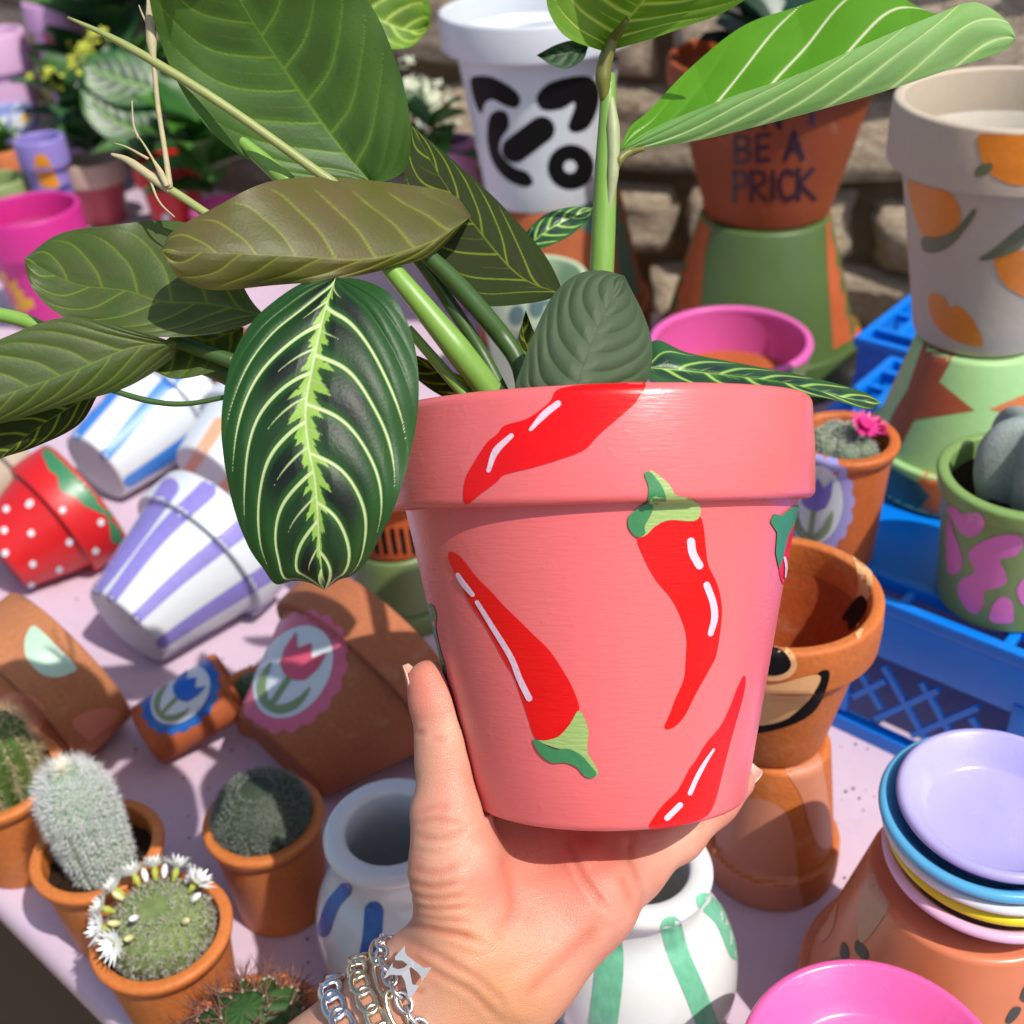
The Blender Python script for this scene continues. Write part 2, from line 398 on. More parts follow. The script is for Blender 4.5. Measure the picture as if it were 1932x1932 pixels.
# crumbs of potting soil spilt on the table
cr_ = thing('soil_crumbs', 'tiny dark crumbs of soil scattered on the lilac table', 'soil', (-.2, .5, 0), kind='stuff')
_p = []
for i in range(150):
    q = on_z(random.uniform(40, 700), random.uniform(1120, 1900), 0) if i < 110 else on_z(random.uniform(1540, 1700), random.uniform(1400, 1800), 0)
    if (q-EDGE).dot(N_) < .012: continue
    r_ = random.uniform(.0003, .0009); v, f = lathe([(0, 0), (r_, r_*.4), (r_*.7, r_*1.1), (0, r_*1.3)], 6, .2); _p.append((v+np.array([q.x, q.y, 0.0]), f))
v, f = join(_p); mesh('crumbs', v, f, paint((70, 52, 40), .95, .4, .5, 300, k=.6, spec=.1), cr_)['kind'] = 'stuff'
# ================================================================== painted pots behind
TERRA = clay((204, 112, 62)); TERRA_D = clay((188, 98, 54)); TERRA_P = clay((214, 134, 84))
WHITE = paint((226, 232, 238), .35, .04, .10, k=.82); BLACK = paint((12, 12, 13), .6, .1, .1, k=1, spec=.18)
def tulip(t, par, cx, cy, sc, rot, ring, petal, leaf, wh=(226, 236, 240)):
    """scalloped badge with a tulip, painted flat on the pot; rot turns it clockwise in the picture"""
    c, s = math.cos(math.radians(rot)), math.sin(math.radians(rot))
    def T(pts): return [(cx+(x*c-y*s)*sc, cy+(x*s+y*c)*sc) for x, y in pts]
    el = lambda a, b, n=40, sca=0, amp=0: T(ellipse(0, 0, a, b, 0, n, sca, amp))
    decal(t, par, 'painted_badge', el(.74, 1.0, 120, 18, .09), ring, 1, step=6)
    decal(t, par, 'painted_oval', el(.56, .82), paint(wh, .4, .04, .1, k=.8), 2, step=6)
    decal(t, par, 'painted_stem', T(stroke([(0, .02), (.0, .62)], .10, 8)), leaf, 3, step=5)
    decal(t, par, 'painted_leaf', T([(0, .66), (.18, .5), (.30, .28), (.36, .05), (.40, .2), (.36, .48), (.2, .68), (.02, .74)]), leaf, 4, step=5)
    decal(t, par, 'painted_leaf', T([(0, .66), (-.18, .5), (-.30, .28), (-.36, .05), (-.40, .2), (-.36, .48), (-.2, .68), (-.02, .74)]), leaf, 4, step=5)
    decal(t, par, 'painted_flower', T([(-.30, -.58), (-.14, -.36), (0, -.56), (.14, -.36), (.30, -.58), (.31, -.25), (.24, .0), (.1, .1), (-.1, .1), (-.24, 0), (-.31, -.25)]), petal, 4, step=5, smooth=False)

# ---- white pot with black blots, on an upturned terracotta pot
p = on_z(1066, 625, 0); hI = .136
kk = ppm((p.x, p.y, .06))
t, ob, rm = pot('flower_pot', 'upturned terracotta pot with green blots beneath the black and white pot', 'pot', (p.x, p.y, hI), .083, hI, clay((190, 104, 62)), rb=.056, axis=(0, 0, -1), group='upturned pots used as stands')
gr = paint((92, 128, 104), .6, .1, .1, k=.8)
decal(t, ob, 'painted_blot', [(1065, 372), (1165, 370), (1180, 420), (1150, 452), (1110, 440), (1080, 415)], gr)
decal(t, ob, 'painted_blot', [(1165, 440), (1200, 430), (1215, 500), (1200, 560), (1170, 520)], gr)
decal(t, ob, 'painted_blot', [(950, 470), (990, 455), (1000, 520), (965, 560), (945, 540)], gr)
t, ob, rm = pot('flower_pot', 'white pot with black abstract blots on an upturned terracotta pot', 'pot', (p.x-.014, p.y+.003, hI+.0005), .082, .161, WHITE, rb=.053, rimh=.029, over=.012)
for q in ([(888, 150), (905, 143), (930, 146), (965, 165), (982, 185), (975, 203), (955, 200), (930, 188), (915, 195), (908, 215), (895, 190)],
          [(1012, 185), (1030, 160), (1065, 147), (1105, 143), (1127, 158), (1130, 195), (1112, 238), (1085, 250), (1072, 238), (1083, 205), (1083, 192), (1060, 205), (1025, 207)],
          [(922, 225), (938, 208), (957, 214), (960, 240), (946, 262), (944, 288), (968, 314), (995, 325), (1006, 345), (990, 352), (958, 340), (932, 310), (920, 270)],
          stroke([(972, 282), (1022, 244)], 50, 10), [(1152, 112), (1165, 105), (1162, 130), (1153, 138)], [(1172, 130), (1180, 112), (1178, 150), (1168, 190)]):
    decal(t, ob, 'painted_blot', q, BLACK)
decal(t, ob, 'painted_ring', ellipse(1077, 315, 44, 43), BLACK)
decal(t, ob, 'painted_dot', ellipse(1075, 314, 12, 12), WHITE, 2, step=5)

# ---- terracotta pot with lettering, on an upturned green pot
p = on_z(1425, 690, 0); hI = .144
t, ob, rm = pot('flower_pot', 'upturned green pot with orange panels under the lettered terracotta pot', 'pot', (p.x, p.y, hI), .088, hI, paint((96, 124, 64), .45, .08, .1, k=.62), rb=.054, axis=(0, 0, -1), group='upturned pots used as stands')
orp = clay((196, 96, 52))
decal(t, ob, 'painted_panel', [(1325, 405), (1350, 402), (1330, 480), (1320, 600), (1262, 610), (1275, 540)], orp, smooth=False)
decal(t, ob, 'painted_panel', [(1558, 400), (1580, 395), (1600, 470), (1640, 620), (1572, 660), (1562, 520)], orp, smooth=False)
t, ob, rm = pot('flower_pot', 'terracotta pot lettered DON\'T BE A PRICK with a dark plant in it', 'pot', (p.x+.002, p.y+.004, hI+.0005), .085, .125, clay((172, 84, 44), .7, .6), rb=.052, rimh=.020, over=.007)
prick_loc = Vector((p.x+.002, p.y+.004, hI))
LET = {'D': [[(0, 0), (0, 1)], [(0, 0), (.5, .12), (.6, .5), (.5, .88), (0, 1)]], 'O': [[(.3, 0), (.02, .3), (.02, .7), (.3, 1), (.6, .7), (.6, .3), (.3, 0)]],
       'N': [[(0, 1), (.02, 0)], [(.02, 0), (.58, 1)], [(.58, 1), (.6, 0)]], "'": [[(.1, 0), (.05, .25)]], 'T': [[(.3, 0), (.3, 1)], [(0, .02), (.62, 0)]],
       'B': [[(0, 0), (0, 1)], [(0, 0), (.45, .08), (.5, .3), (.4, .46), (.05, .5)], [(.05, .5), (.5, .58), (.56, .8), (.42, .97), (0, 1)]],
       'E': [[(.5, 0), (0, .02)], [(0, .02), (.02, 1)], [(.02, 1), (.52, .97)], [(.02, .5), (.42, .48)]], 'A': [[(0, 1), (.3, 0)], [(.3, 0), (.6, 1)], [(.14, .62), (.46, .6)]],
       'P': [[(0, 0), (0, 1)], [(0, 0), (.45, .06), (.52, .28), (.42, .48), (.03, .54)]], 'R': [[(0, 0), (0, 1)], [(0, 0), (.45, .06), (.5, .26), (.4, .44), (.03, .5)], [(.08, .52), (.55, 1)]],
       'I': [[(.1, 0), (.08, 1)]], 'C': [[(.55, .12), (.3, 0), (.04, .3), (.04, .7), (.3, 1), (.56, .88)]], 'K': [[(0, 0), (0, 1)], [(.52, 0), (.04, .5)], [(.04, .5), (.58, 1)]]}
ink = paint((58, 36, 40), .4, .1, .2, k=.8)
letters = []
for ch, x, y, w, hgt in [('D', 1352, 203, 46, 50), ('O', 1396, 195, 46, 48), ('N', 1442, 190, 50, 50), ("'", 1500, 183, 40, 44), ('T', 1516, 180, 50, 52),
                         ('B', 1388, 256, 46, 50), ('E', 1428, 254, 46, 49), ('A', 1482, 250, 54, 50),
                         ('P', 1386, 324, 42, 55), ('R', 1418, 324, 48, 54), ('I', 1454, 323, 40, 54), ('C', 1470, 321, 46, 55), ('K', 1506, 318, 52, 56)]:
    for st in LET[ch]:
        q = [(x+a*w, y+b_*hgt) for a, b_ in st]
        decal(t, ob, 'lettering', stroke(q, 8.5, 8 if len(q) == 2 else 16), ink, 2, step=4)

# ---- grey pot with painted oranges on an upturned pot with diamonds (on the crate)
p = on_z(1800, 890, .1); hI = .090
GREEN_L = paint((178, 224, 150), .45, .06, .1, k=.75)
t, ob, rm = pot('flower_pot', 'upturned pale green and orange diamond pot on the blue crate', 'pot', (p.x, p.y, .1+hI+.0008), .055, hI, GREEN_L, rb=.034, axis=(0, 0, -1), rimh=.026, over=.005)
OR1 = paint((226, 128, 70), .5, .1, .1, k=.75); OR2 = paint((176, 84, 50), .55, .1, .1, k=.75); TEAL = paint((70, 116, 110), .5, .1, .1, k=.75)
decal(t, ob, 'painted_diamond', zm(1446, 480, [(1230, 560), (1320, 600), (1450, 700), (1310, 950), (1570, 1160), (1130, 1225), (1000, 1480), (900, 1450), (960, 1200), (1080, 1000)]), OR2, smooth=False)
decal(t, ob, 'painted_diamond', zm(1446, 480, [(1680, 1150), (1960, 1030), (2100, 1100), (2060, 1200), (1900, 1205)]), OR1, smooth=False)
decal(t, rm, 'painted_panel', zm(1446, 480, [(860, 1560), (930, 1560), (1060, 1640), (1160, 1690), (1240, 1790), (1140, 1900), (1000, 1860), (860, 1730)]), TEAL, smooth=False)
decal(t, rm, 'painted_panel', zm(1446, 480, [(1170, 1600), (1350, 1650), (1400, 1960), (1140, 1910), (1240, 1790), (1160, 1690)]), OR1, smooth=False)
GREY = paint((214, 197, 174), .6, .06, .12, k=.75)
t, ob, rm = pot('flower_pot', 'grey beige pot painted with oranges, topping the diamond pot', 'pot', (p.x+.002, p.y+.006, .1+hI+.0014), .062, .132, GREY, rb=.036, rimh=.033, over=.008, inn=paint((214, 206, 192), .6, .06, .1, k=.75))
ORG = paint((238, 138, 36), .45, .12, .12, k=.85); LFG = paint((120, 124, 88), .5, .1, .1, k=.75)
decal(t, rm, 'painted_orange', zm(1446, 0, [(1600, 990), (1700, 985), (1850, 990), (2000, 1000), (2100, 1100), (2080, 1280), (1960, 1355), (1830, 1350), (1710, 1290), (1630, 1190), (1600, 1080)]), ORG)
decal(t, rm, 'painted_leaf', zm(1446, 0, [(1570, 1270), (1600, 1220), (1690, 1195), (1700, 1240), (1650, 1280), (1590, 1300)]), LFG, 2)
decal(t, ob, 'painted_orange', zm(1446, 0, [(1085, 1330), (1200, 1365), (1360, 1400), (1440, 1480), (1470, 1590), (1420, 1690), (1300, 1740), (1260, 1800), (1200, 1740), (1150, 1640), (1110, 1500)]), ORG)
decal(t, ob, 'painted_leaf', zm(1446, 0, [(1190, 1740), (1300, 1740), (1420, 1690), (1570, 1530), (1560, 1600), (1420, 1780), (1300, 1850), (1200, 1840)]), LFG, 2)
decal(t, ob, 'painted_leaf', zm(1446, 0, [(1600, 1900), (1720, 1820), (1950, 1640), (2000, 1700), (1900, 1820), (1700, 1900)]), LFG, 2)
decal(t, ob, 'painted_orange', zm(1446, 480, [(1720, 30), (1850, -10), (2000, 0), (2060, 150), (2000, 330), (1900, 310), (1780, 220), (1730, 120)]), ORG)
decal(t, ob, 'painted_orange', zm(1446, 480, [(1235, 320), (1280, 300), (1360, 340), (1385, 410), (1450, 390), (1550, 480), (1620, 620), (1610, 690), (1420, 640), (1290, 540), (1240, 420)]), ORG)

# ---- pink pot in the middle, mint spotted pot, maroon, tiger pot on green pot
PINK = paint((238, 106, 186), .4, .06, .1, k=.82)
p = on_z(1378, 638, .10)
t, ob, rm = pot('flower_pot', 'empty bright pink pot with green marks beside the upturned green pot', 'pot', (p.x, p.y, 0), .061, .10, PINK, rb=.046, rimh=.006, over=.001, inn=paint((226, 96, 172), .4, .06, .1, k=.8))
v, f = lathe([(0, .064), (.03, .065), (.0525, .064)], 48); mesh('terracotta_bottom', v, f, clay((190, 98, 50)), t, world=False)
for q in ([(1470, 715), (1510, 690), (1500, 760), (1478, 770)], [(1500, 700), (1527, 690), (1516, 770), (1504, 770)], [(1400, 710), (1440, 705), (1430, 740), (1405, 745)]):
    decal(t, ob, 'painted_mark', q, paint((150, 178, 104), .5, .1, .1, k=.75))
p = on_z(1000, 520, .11)
t, ob, rm = pot('flower_pot', 'pale mint pot with teal spots half hidden behind the prayer plant', 'pot', (p.x, p.y, 0), .048, .11, paint((206, 228, 190), .45, .05, .1, k=.75), rb=.034, rimh=.028)
for cx, cy in ((975, 595), (1012, 580), (985, 650), (1030, 640), (960, 545), (1040, 560)):
    decal(t, ob, 'painted_spot', ellipse(cx, cy, 15, 20, 10), paint((104, 138, 136), .5, .1, .1, k=.7), step=7)
p = on_z(438, 738, .06)
pot('flower_pot', 'maroon pot standing behind the blue striped pot', 'pot', (p.x+.012, p.y+.05, 0), .042, .075, paint((176, 58, 66), .45, .08, .1, k=.75), rb=.028)
p = on_z(768, 1142, 0); hI = .056
t, ob, rm = pot('flower_pot', 'upturned olive green pot under the tiger striped pot', 'pot', (p.x, p.y, hI), .038, hI, paint((118, 140, 84), .4, .08, .1, k=.7), rb=.029, axis=(0, 0, -1), rimh=.016, over=.004)
t, ob, rm = pot('flower_pot', 'orange pot with black tiger stripes behind the held pot', 'pot', (p.x, p.y, hI+.0006), .039, .062, clay((204, 96, 40)), rb=.028)
for x in (688, 706, 722, 740, 757, 775): decal(t, ob, 'painted_stripe', stroke([(x, 1000), (x+3, 1020), (x+7, 1042)], 9, 8), BLACK, step=5)

# ---- lying pots on the left
VIO = paint((148, 138, 216), .4, .12, .1, k=.8); BLU = paint((64, 140, 232), .4, .1, .1, k=.8); PEACH = paint((250, 176, 140), .45, .1, .1, k=.8)
def stripes(t, parts, lines, mat, w0, w1):
    for q in lines:
        for pr in parts: pass
        decal(t, parts[0], 'painted_stripe', stroke(q, w1, 20, taper=[w0/w1, 1]), mat, 1, step=7)
t, ob, rm = lying('flower_pot', 'white pot with blue stripes lying above the strawberry pot', 'pot', (180, 886), (352, 748), .049, .031, WHITE, rimh=.026, group='striped pots lying on the table')
stripes(t, (ob,), [[(146, 818), (213, 735)], [(200, 858), (250, 800), (300, 742), (340, 700)], [(244, 908), (305, 868), (378, 818)]], BLU, 22, 30)
t, ob, rm = lying('flower_pot', 'white pot with peach stripes tucked behind the violet striped pot', 'pot', (392, 905), (500, 795), .046, .031, WHITE, rimh=.024)
stripes(t, (ob,), [[(345, 905), (415, 800)], [(400, 945), (470, 870)]], PEACH, 20, 26)
t, ob, rm = lying('flower_pot', 'white pot with violet stripes lying in front of the blue striped pot', 'pot', (238, 1186), (430, 1004), .054, .032, WHITE, rimh=.028)
stripes(t, (ob,), [[(184, 1112), (245, 1030), (320, 920)], [(212, 1126), (300, 1012), (390, 925)], [(258, 1166), (345, 1085), (470, 985)], [(306, 1212), (390, 1155), (530, 1065)], [(330, 1240), (420, 1195), (520, 1150)]], VIO, 22, 36)
RED = paint((214, 30, 34), .42, .08, .1, k=.85); DGRN = paint((66, 140, 96), .4, .08, .1, k=.75)
t, ob, rm = lying('flower_pot', 'red strawberry pot with white dots and green rim lying on its side', 'pot', (4, 1056), (168, 938), .047, .028, RED, rimh=.030, inn=DGRN)
decal(t, rm, 'painted_leafy_edge', zm(0, 480, [(330, 1530), (290, 1440), (430, 1360), (640, 1460), (820, 1680), (980, 1950), (1040, 2180), (920, 2260), (880, 2150), (815, 2120), (800, 2000), (780, 1930), (620, 1860), (560, 1800), (440, 1750), (420, 1640), (360, 1600)]), DGRN, smooth=False)
for q in zm(0, 960, [(50, 30), (215, -5), (460, 35), (35, 185), (230, 205), (510, 270), (740, 125), (40, 350), (240, 430), (435, 470), (700, 335), (230, 585)])+zm(0, 480, [(225, 1840), (460, 1890)]):
    decal(t, ob, 'painted_dot', ellipse(q[0], q[1], 6.5, 7, 20), WHITE, 2, step=4)
t, ob, rm = lying('flower_pot', 'terracotta pot with mint and salmon circles lying at the left edge', 'pot', (-62, 1412), (138, 1241), .051, .034, clay((192, 124, 82)), rimh=.040)
MINT = paint((186, 222, 196), .5, .04, .1, k=.78); SALM = paint((222, 140, 110), .5, .06, .1, k=.78)
decal(t, rm, 'painted_circle', zm(0, 960, [(260, 890), (200, 940), (180, 1030), (200, 1130), (290, 1230), (400, 1265), (500, 1240), (560, 1190), (420, 1040)]), MINT)
decal(t, ob, 'painted_circle', zm(0, 960, [(-60, 1480), (40, 1390), (150, 1370), (260, 1420), (330, 1510), (310, 1620), (200, 1700), (0, 1700)]), SALM)
decal(t, rm, 'painted_circle', zm(0, 960, [(530, 1600), (600, 1530), (740, 1490), (880, 1520), (700, 1700), (640, 1720)]), SALM)
lying('flower_pot', 'dull beige pot lying at the left edge behind the strawberry pot', 'pot', (-95, 985), (40, 885), .042, .030, paint((190, 170, 150), .6, .08, .1, k=.7))
t, ob, rm = lying('flower_pot', 'small terracotta pot with a blue tulip badge lying on its side', 'pot', (276, 1392), (432, 1262), .0215, .019, clay((196, 104, 60)), over=.0012, rimh=.006, tilt=12)
OLV = paint((140, 166, 116), .5, .06, .1, k=.75)
tulip(t, ob, 341, 1311, 79, 45, paint((36, 104, 188), .4, .1, .1, k=.85), paint((30, 104, 200), .4, .08, .1, k=.85), OLV)
t, ob, rm = lying('flower_pot', 'large terracotta pot with a pink tulip badge lying behind the held pot', 'pot', (530, 1430), (742, 1212), .062, .034, clay((186, 112, 74)), rimh=.030)
tulip(t, ob, 554, 1268, 116, 33, paint((226, 108, 138), .4, .08, .1, k=.82), paint((222, 88, 116), .4, .08, .1, k=.82), OLV)

# ---- far left group
MAG = paint((206, 44, 140), .4, .06, .1, k=.82)
p = on_z(47, 393, .12)
t, ob, rm = pot('flower_pot', 'magenta pot with yellow flower patches at the left edge', 'pot', (p.x, p.y, 0), .053, .12, MAG, rb=.036, rimh=.038, inn=paint((196, 70, 140), .5, .06, .1, k=.75))
v, f = lathe([(0, .075), (.03, .076), (.040, .075)], 40); mesh('terracotta_bottom', v, f, clay((216, 140, 110)), t, world=False)
for q in (zm(0, 480, [(0, 140), (40, 150), (60, 230), (120, 190), (130, 260), (180, 290), (170, 330), (240, 340), (260, 400), (200, 430), (120, 430), (60, 370), (0, 300)]),): decal(t, ob, 'painted_flower', q, paint((232, 176, 24), .4, .1, .1, k=.8), smooth=False)
p = on_z(72, 259, .15)
t, ob, rm = pot('flower_pot', 'lilac purple pot with orange marks behind the magenta pot', 'pot', (p.x, p.y, 0), .027, .15, paint((152, 138, 212), .4, .06, .1, k=.75), rb=.021, rimh=.030)
decal(t, ob, 'painted_base', [(60, 372), (100, 360), (140, 350), (170, 430), (60, 440)], paint((36, 58, 128), .4, .06, .1, k=.75))
decal(t, ob, 'painted_mark', [(65, 300), (85, 292), (105, 330), (112, 352), (78, 350)], paint((222, 148, 40), .4, .1, .1, k=.8))
p = on_z(-12, 338, .11)
pot('flower_pot', 'white pot with olive green rim at the left edge', 'pot', (p.x, p.y, 0), .034, .11, paint((220, 226, 226), .4, .05, .1, k=.78), rim=paint((150, 170, 108), .4, .05, .1, k=.75), rb=.028)
p = on_z(4, 280, .095); tl_loc = p
pot('flower_pot', 'small terracotta pot of white flowers at the left edge', 'pot', (p.x, p.y, 0), .024, .095, clay((222, 130, 76)), rb=.018)
p = on_z(15, 205, .10)
t, ob, rm = pot('flower_pot', 'sky blue pot with a white daisy at the left edge', 'pot', (p.x, p.y, 0), .034, .10, paint((160, 176, 232), .4, .05, .1, k=.78), rb=.03)
decal(t, rm, 'painted_daisy', ellipse(42, 217, 22, 26), WHITE, step=5); decal(t, rm, 'painted_daisy_eye', ellipse(46, 222, 7, 8), paint((240, 196, 40), .4, k=.85), 2, step=3)
LP = paint((240, 196, 234), .4, .04, .1, k=.8); LP2 = paint((226, 176, 226), .4, .04, .1, k=.8)
p = on_z(-22, 60, .18)
t, ob, rm = pot('flower_pot', 'tall pale pink pot high at the left edge', 'pot', (p.x, p.y, 0), .046, .18, LP, rb=.034, rimh=.05)
p = on_z(92, 0, .22)
t, ob, rm = pot('flower_pot', 'lilac pink pot with a red motif in the top left corner', 'pot', (p.x, p.y, .0), .036, .22, LP2, rb=.020, rimh=.035)
decal(t, ob, 'painted_motif', [(84, 62), (108, 66), (124, 95), (120, 118), (104, 108), (88, 84)], paint((216, 70, 110), .4, k=.8), step=6)
p = on_z(172, 298, .08); cream_loc = p
t, ob, rm = pot('flower_pot', 'pink pot with cream rim holding the dark leafy plant', 'pot', (p.x, p.y, 0), .038, .08, paint((206, 84, 98), .5, .1, .1, k=.75), rim=paint((224, 192, 172), .5, .06, .1, k=.75), rb=.025, rimh=.028)
p = on_z(312, 300, .09); str_loc = p
t, ob, rm = pot('flower_pot', 'red pot with white dots standing under the kalanchoe leaves', 'pot', (p.x, p.y, 0), .040, .09, RED, rb=.028, rimh=.026)
for q in zm(0, 0, [(1280, 1210), (1050, 1440), (1220, 1600), (1330, 1400), (1420, 1560), (1130, 1300)]): decal(t, ob, 'painted_dot', ellipse(q[0], q[1], 8, 9), WHITE, 2, step=4)
p = on_z(415, 385, .05); pk_loc = p
pot('flower_pot', 'pink pot holding the bright green kalanchoe', 'pot', (p.x, p.y, 0), .036, .05, paint((226, 96, 172), .4, .05, .1, k=.8), rb=.028)
p = on_z(852, 262, .17); wk_loc = p
pot('flower_pot', 'pale pink pot behind the white flowering kalanchoe', 'pot', (p.x, p.y, 0), .022, .17, paint((226, 152, 212), .4, .05, .1, k=.8), rb=.02)
# ================================================================== blue plastic crate (upturned), cacti, vases, saucers
BLUE = paint((0, 132, 246), .35, .05, .05, 200, k=.8, spec=.5)
def crate(label, A, La, Ln, Hc, group):
    """upturned stacking crate: solid deck with a slotted edge rail, lattice sides; A is a foot corner"""
    t = thing('plastic_crate', label, 'crate', tuple(A), group=group); X = (E_, N_, UZ)
    def bx(nm, a, n, z, sa, sn, sz): v, f = bev_box(A+E_*a+N_*n+UZ*z, (sa, sn, sz), X, min(.001, min(sa, sn, sz)*.3)); return mesh(nm, v, f, BLUE, t, sharp=50)
    bx('deck', La/2, Ln/2, Hc-.004, La-.052, Ln-.052, .006)
    for n0 in (.003, Ln-.003): bx('edge_rail', La/2, n0, Hc-.002, La, .006, .008)
    for n0 in (.023, Ln-.023): bx('edge_rail', La/2, n0, Hc-.002, La-.012, .006, .0085)
    for a0 in (.003, La-.003): bx('edge_rail', a0, Ln/2, Hc-.002, .006, Ln-.012, .0082)
    for a0 in (.023, La-.023): bx('edge_rail', a0, Ln/2, Hc-.002, .006, Ln-.052, .0083)
    k = int(La/.042)
    for i in range(1, k):
        for n0 in (.013, Ln-.013): bx('cross_bar', La*i/k+(.004 if i % 3 else -.006), n0, Hc-.003, .005, .016, .006)
    for i in range(1, int(Ln/.042)):
        for a0 in (.013, La-.013): bx('cross_bar', a0, Ln*i/int(Ln/.042), Hc-.003, .016, .005, .006)
    for nm, o0, d, ln, w in (('side_panel', A+N_*.004, E_, La, N_), ('side_panel', A+N_*(Ln-.004), E_, La, N_), ('end_panel', A+E_*.004, N_, Ln, E_), ('end_panel', A+E_*(La-.004), N_, Ln, E_)):
        def pb(name, s, z, sl, sz, th=.004): v, f = bev_box(o0+d*s+UZ*z, (sl, th, sz), (d, w, UZ), .0006); return mesh(name, v, f, BLUE, t, sharp=50)
        pb(nm, ln/2, Hc-.022, ln-.008, .030); pb('bottom_rail', ln/2, .005, ln-.004, .010, .008)
        kk = max(2, int(ln/.085))
        for i in range(kk+1): pb('post', .008+(ln-.016)*i/kk, Hc/2-.008, .010, Hc-.045, .006)
        for i in range(kk):
            s0 = .013+(ln-.016)*i/kk; s1 = s0+(ln-.016)/kk-.01
            for q in range(4):
                for sg in (1, -1):
                    sm = s0+(s1-s0)*(q+.5)/4; zc = .010+(Hc-.047)/2; dv = (d*sg*.62+UZ*.78).normalized()
                    if q == 0 and sg > 0 or q == 3 and sg < 0: pass
                    v, f = box(o0+d*sm+UZ*zc, ((Hc-.05)*1.0 if q in (1, 2) else (Hc-.05)*.55, .003 if sg > 0 else .0024, .0035), (dv, w, dv.cross(w))); mesh('lattice_bar', v, f, BLUE, t, smooth=False)
    return t
CR = Vector((.186, .487, 0))
crate('blue plastic crate upturned under the diamond pot and the green cactus pot', CR-E_*.115, .50, .262, .1, 'blue crates')
crate('blue plastic crate standing behind the pink flowered cactus', CR-E_*.150+N_*.275, .32, .12, .1, 'blue crates')

# ------------------------------------------------------------------ cacti
soil_m = paint((52, 38, 28), .95, .4, 1.0, 300, k=.7, spec=.1)
GRIT = paint((120, 104, 88), .9, .35, 1.0, 400, k=.7, spec=.1)
def hairs(P, D, Ln, r, mat, parent, name='spines', bend=0.0):
    """fine spines or hairs, one slim three-sided blade each"""
    P = np.asarray(P); D = np.asarray(D); n = len(P); Ln = np.broadcast_to(Ln, (n,))[:, None]
    A = np.cross(D, rng.normal(size=(n, 3))); A /= np.linalg.norm(A, axis=1)[:, None]+1e-9; B = np.cross(D, A)
    mid = P+D*Ln*.55+A*Ln*bend*.5; tip = P+D*Ln+A*Ln*bend*1.5
    V = np.concatenate([np.stack([P+A*r*math.cos(a)+B*r*math.sin(a), mid+(A*math.cos(a)+B*math.sin(a))*r*.7], 1) for a in (0, 2.09, 4.19)], 1)
    V = np.concatenate([V, tip[:, None]], 1).reshape(-1, 3); F_ = []
    for i in range(n):
        o = i*7
        for a, b_ in ((0, 2), (2, 4), (4, 0)): F_ += [(o+a, o+b_, o+b_+1, o+a+1), (o+a+1, o+b_+1, o+6)]
    ob = mesh(name, V, F_, mat, parent, world=False); ob['kind'] = 'stuff'; return ob
def cpot(label, px, z, R, h, out=None, soil=soil_m, group='cacti in small terracotta pots', name='potted_cactus', rimh=.008, over=.0022, **kw):
    p = on_z(px[0], px[1], z); t = thing(name, label, 'cactus', (p.x, p.y, z-h), group=group)
    pt = mesh('pot', *lathe([(0, .001), (R*.72, .001)]+arc(R*.74, .002, .0018, -90, -5, 3)+[(R-over, h-rimh)]+[(R-.0005, h-rimh+.0006)]+arc(R-.0012, h-.0022, .0022, 0, 90, 5)+arc(R-.0035, h-.0016, .0016, 90, 180, 3)+[(R-.0055, h-.012), (R*.72, .006), (0, .006)], 72, .003), out or clay((212, 124, 62), .85, .5), t, world=False, sharp=60, hit=True)
    so = soilmesh(R-.0052, h-.012, soil, t)
    return t, pt, Vector((0, 0, h-.012))
def soilmesh(R, z, mat, t):
    V, Fc = lathe([(0, z+.001)]+[(R*i/8, z) for i in range(1, 9)], 48); V[:, 2] += rng.uniform(-.0012, .0012, len(V)); return mesh('soil', V, Fc, mat, t, world=False)
def globe(R, H, z0, ribs, depth, lean=(0, 0), nu=72, nv=40, power=2.0, pinch=.0, base=.75):
    """ribbed cactus body; returns verts, faces and samplers"""
    V = []; Fc = []
    for j in range(nv+1):
        w = j/nv; th = w*math.pi*.5
        if w < .45: rr = base+(1-base)*math.sin(w/.45*math.pi/2)
        else: rr = max(0.0, 1-((w-.45)/.55)**(power*1.6))**(1/1.7)
        z = z0+H*w-pinch*max(0, (w-.8)/.2)**2
        for i in range(nu):
            a = 2*math.pi*i/nu; k = 1-depth*(.5+.5*math.cos(a*ribs))**1.0
            V.append((lean[0]*w*w+R*rr*k*math.cos(a), lean[1]*w*w+R*rr*k*math.sin(a), z))
    for j in range(nv):
        for i in range(nu): Fc.append((j*nu+i, j*nu+(i+1) % nu, (j+1)*nu+(i+1) % nu, (j+1)*nu+i))
    Fc.append(tuple(range(nv*nu, (nv+1)*nu)))
    V = np.array(V)
    def normal(idx):
        i, j = idx % nu, idx//nu; a = V[j*nu+(i+1) % nu]-V[j*nu+(i-1) % nu]; b_ = V[np.minimum(j+1, nv)*nu+i]-V[np.maximum(j-1, 0)*nu+i]
        n = np.cross(a, b_); return n/(np.linalg.norm(n, axis=1)[:, None]+1e-9)
    return V, Fc, normal, nu, nv
def green(c, k=.7, rough=.6): return paint(c, rough, .25, .3, 300, k=k, spec=.3)
def spine_mat(c, k=.8): return paint(c, .6, .1, 0, 100, k=k, spec=.2)
def cushions(normal, V, nu, nv, rows, cols, lo=.03, hi=.97, stagger=True):
    idx = []
    for r in range(rows):
        j = int(nv*(lo+(hi-lo)*r/(rows-1)))
        for c in range(cols): idx.append(j*nu+int(nu*(c+(.5 if stagger and r % 2 else 0))/cols) % nu)
    idx = np.array(idx); return V[idx], normal(idx)
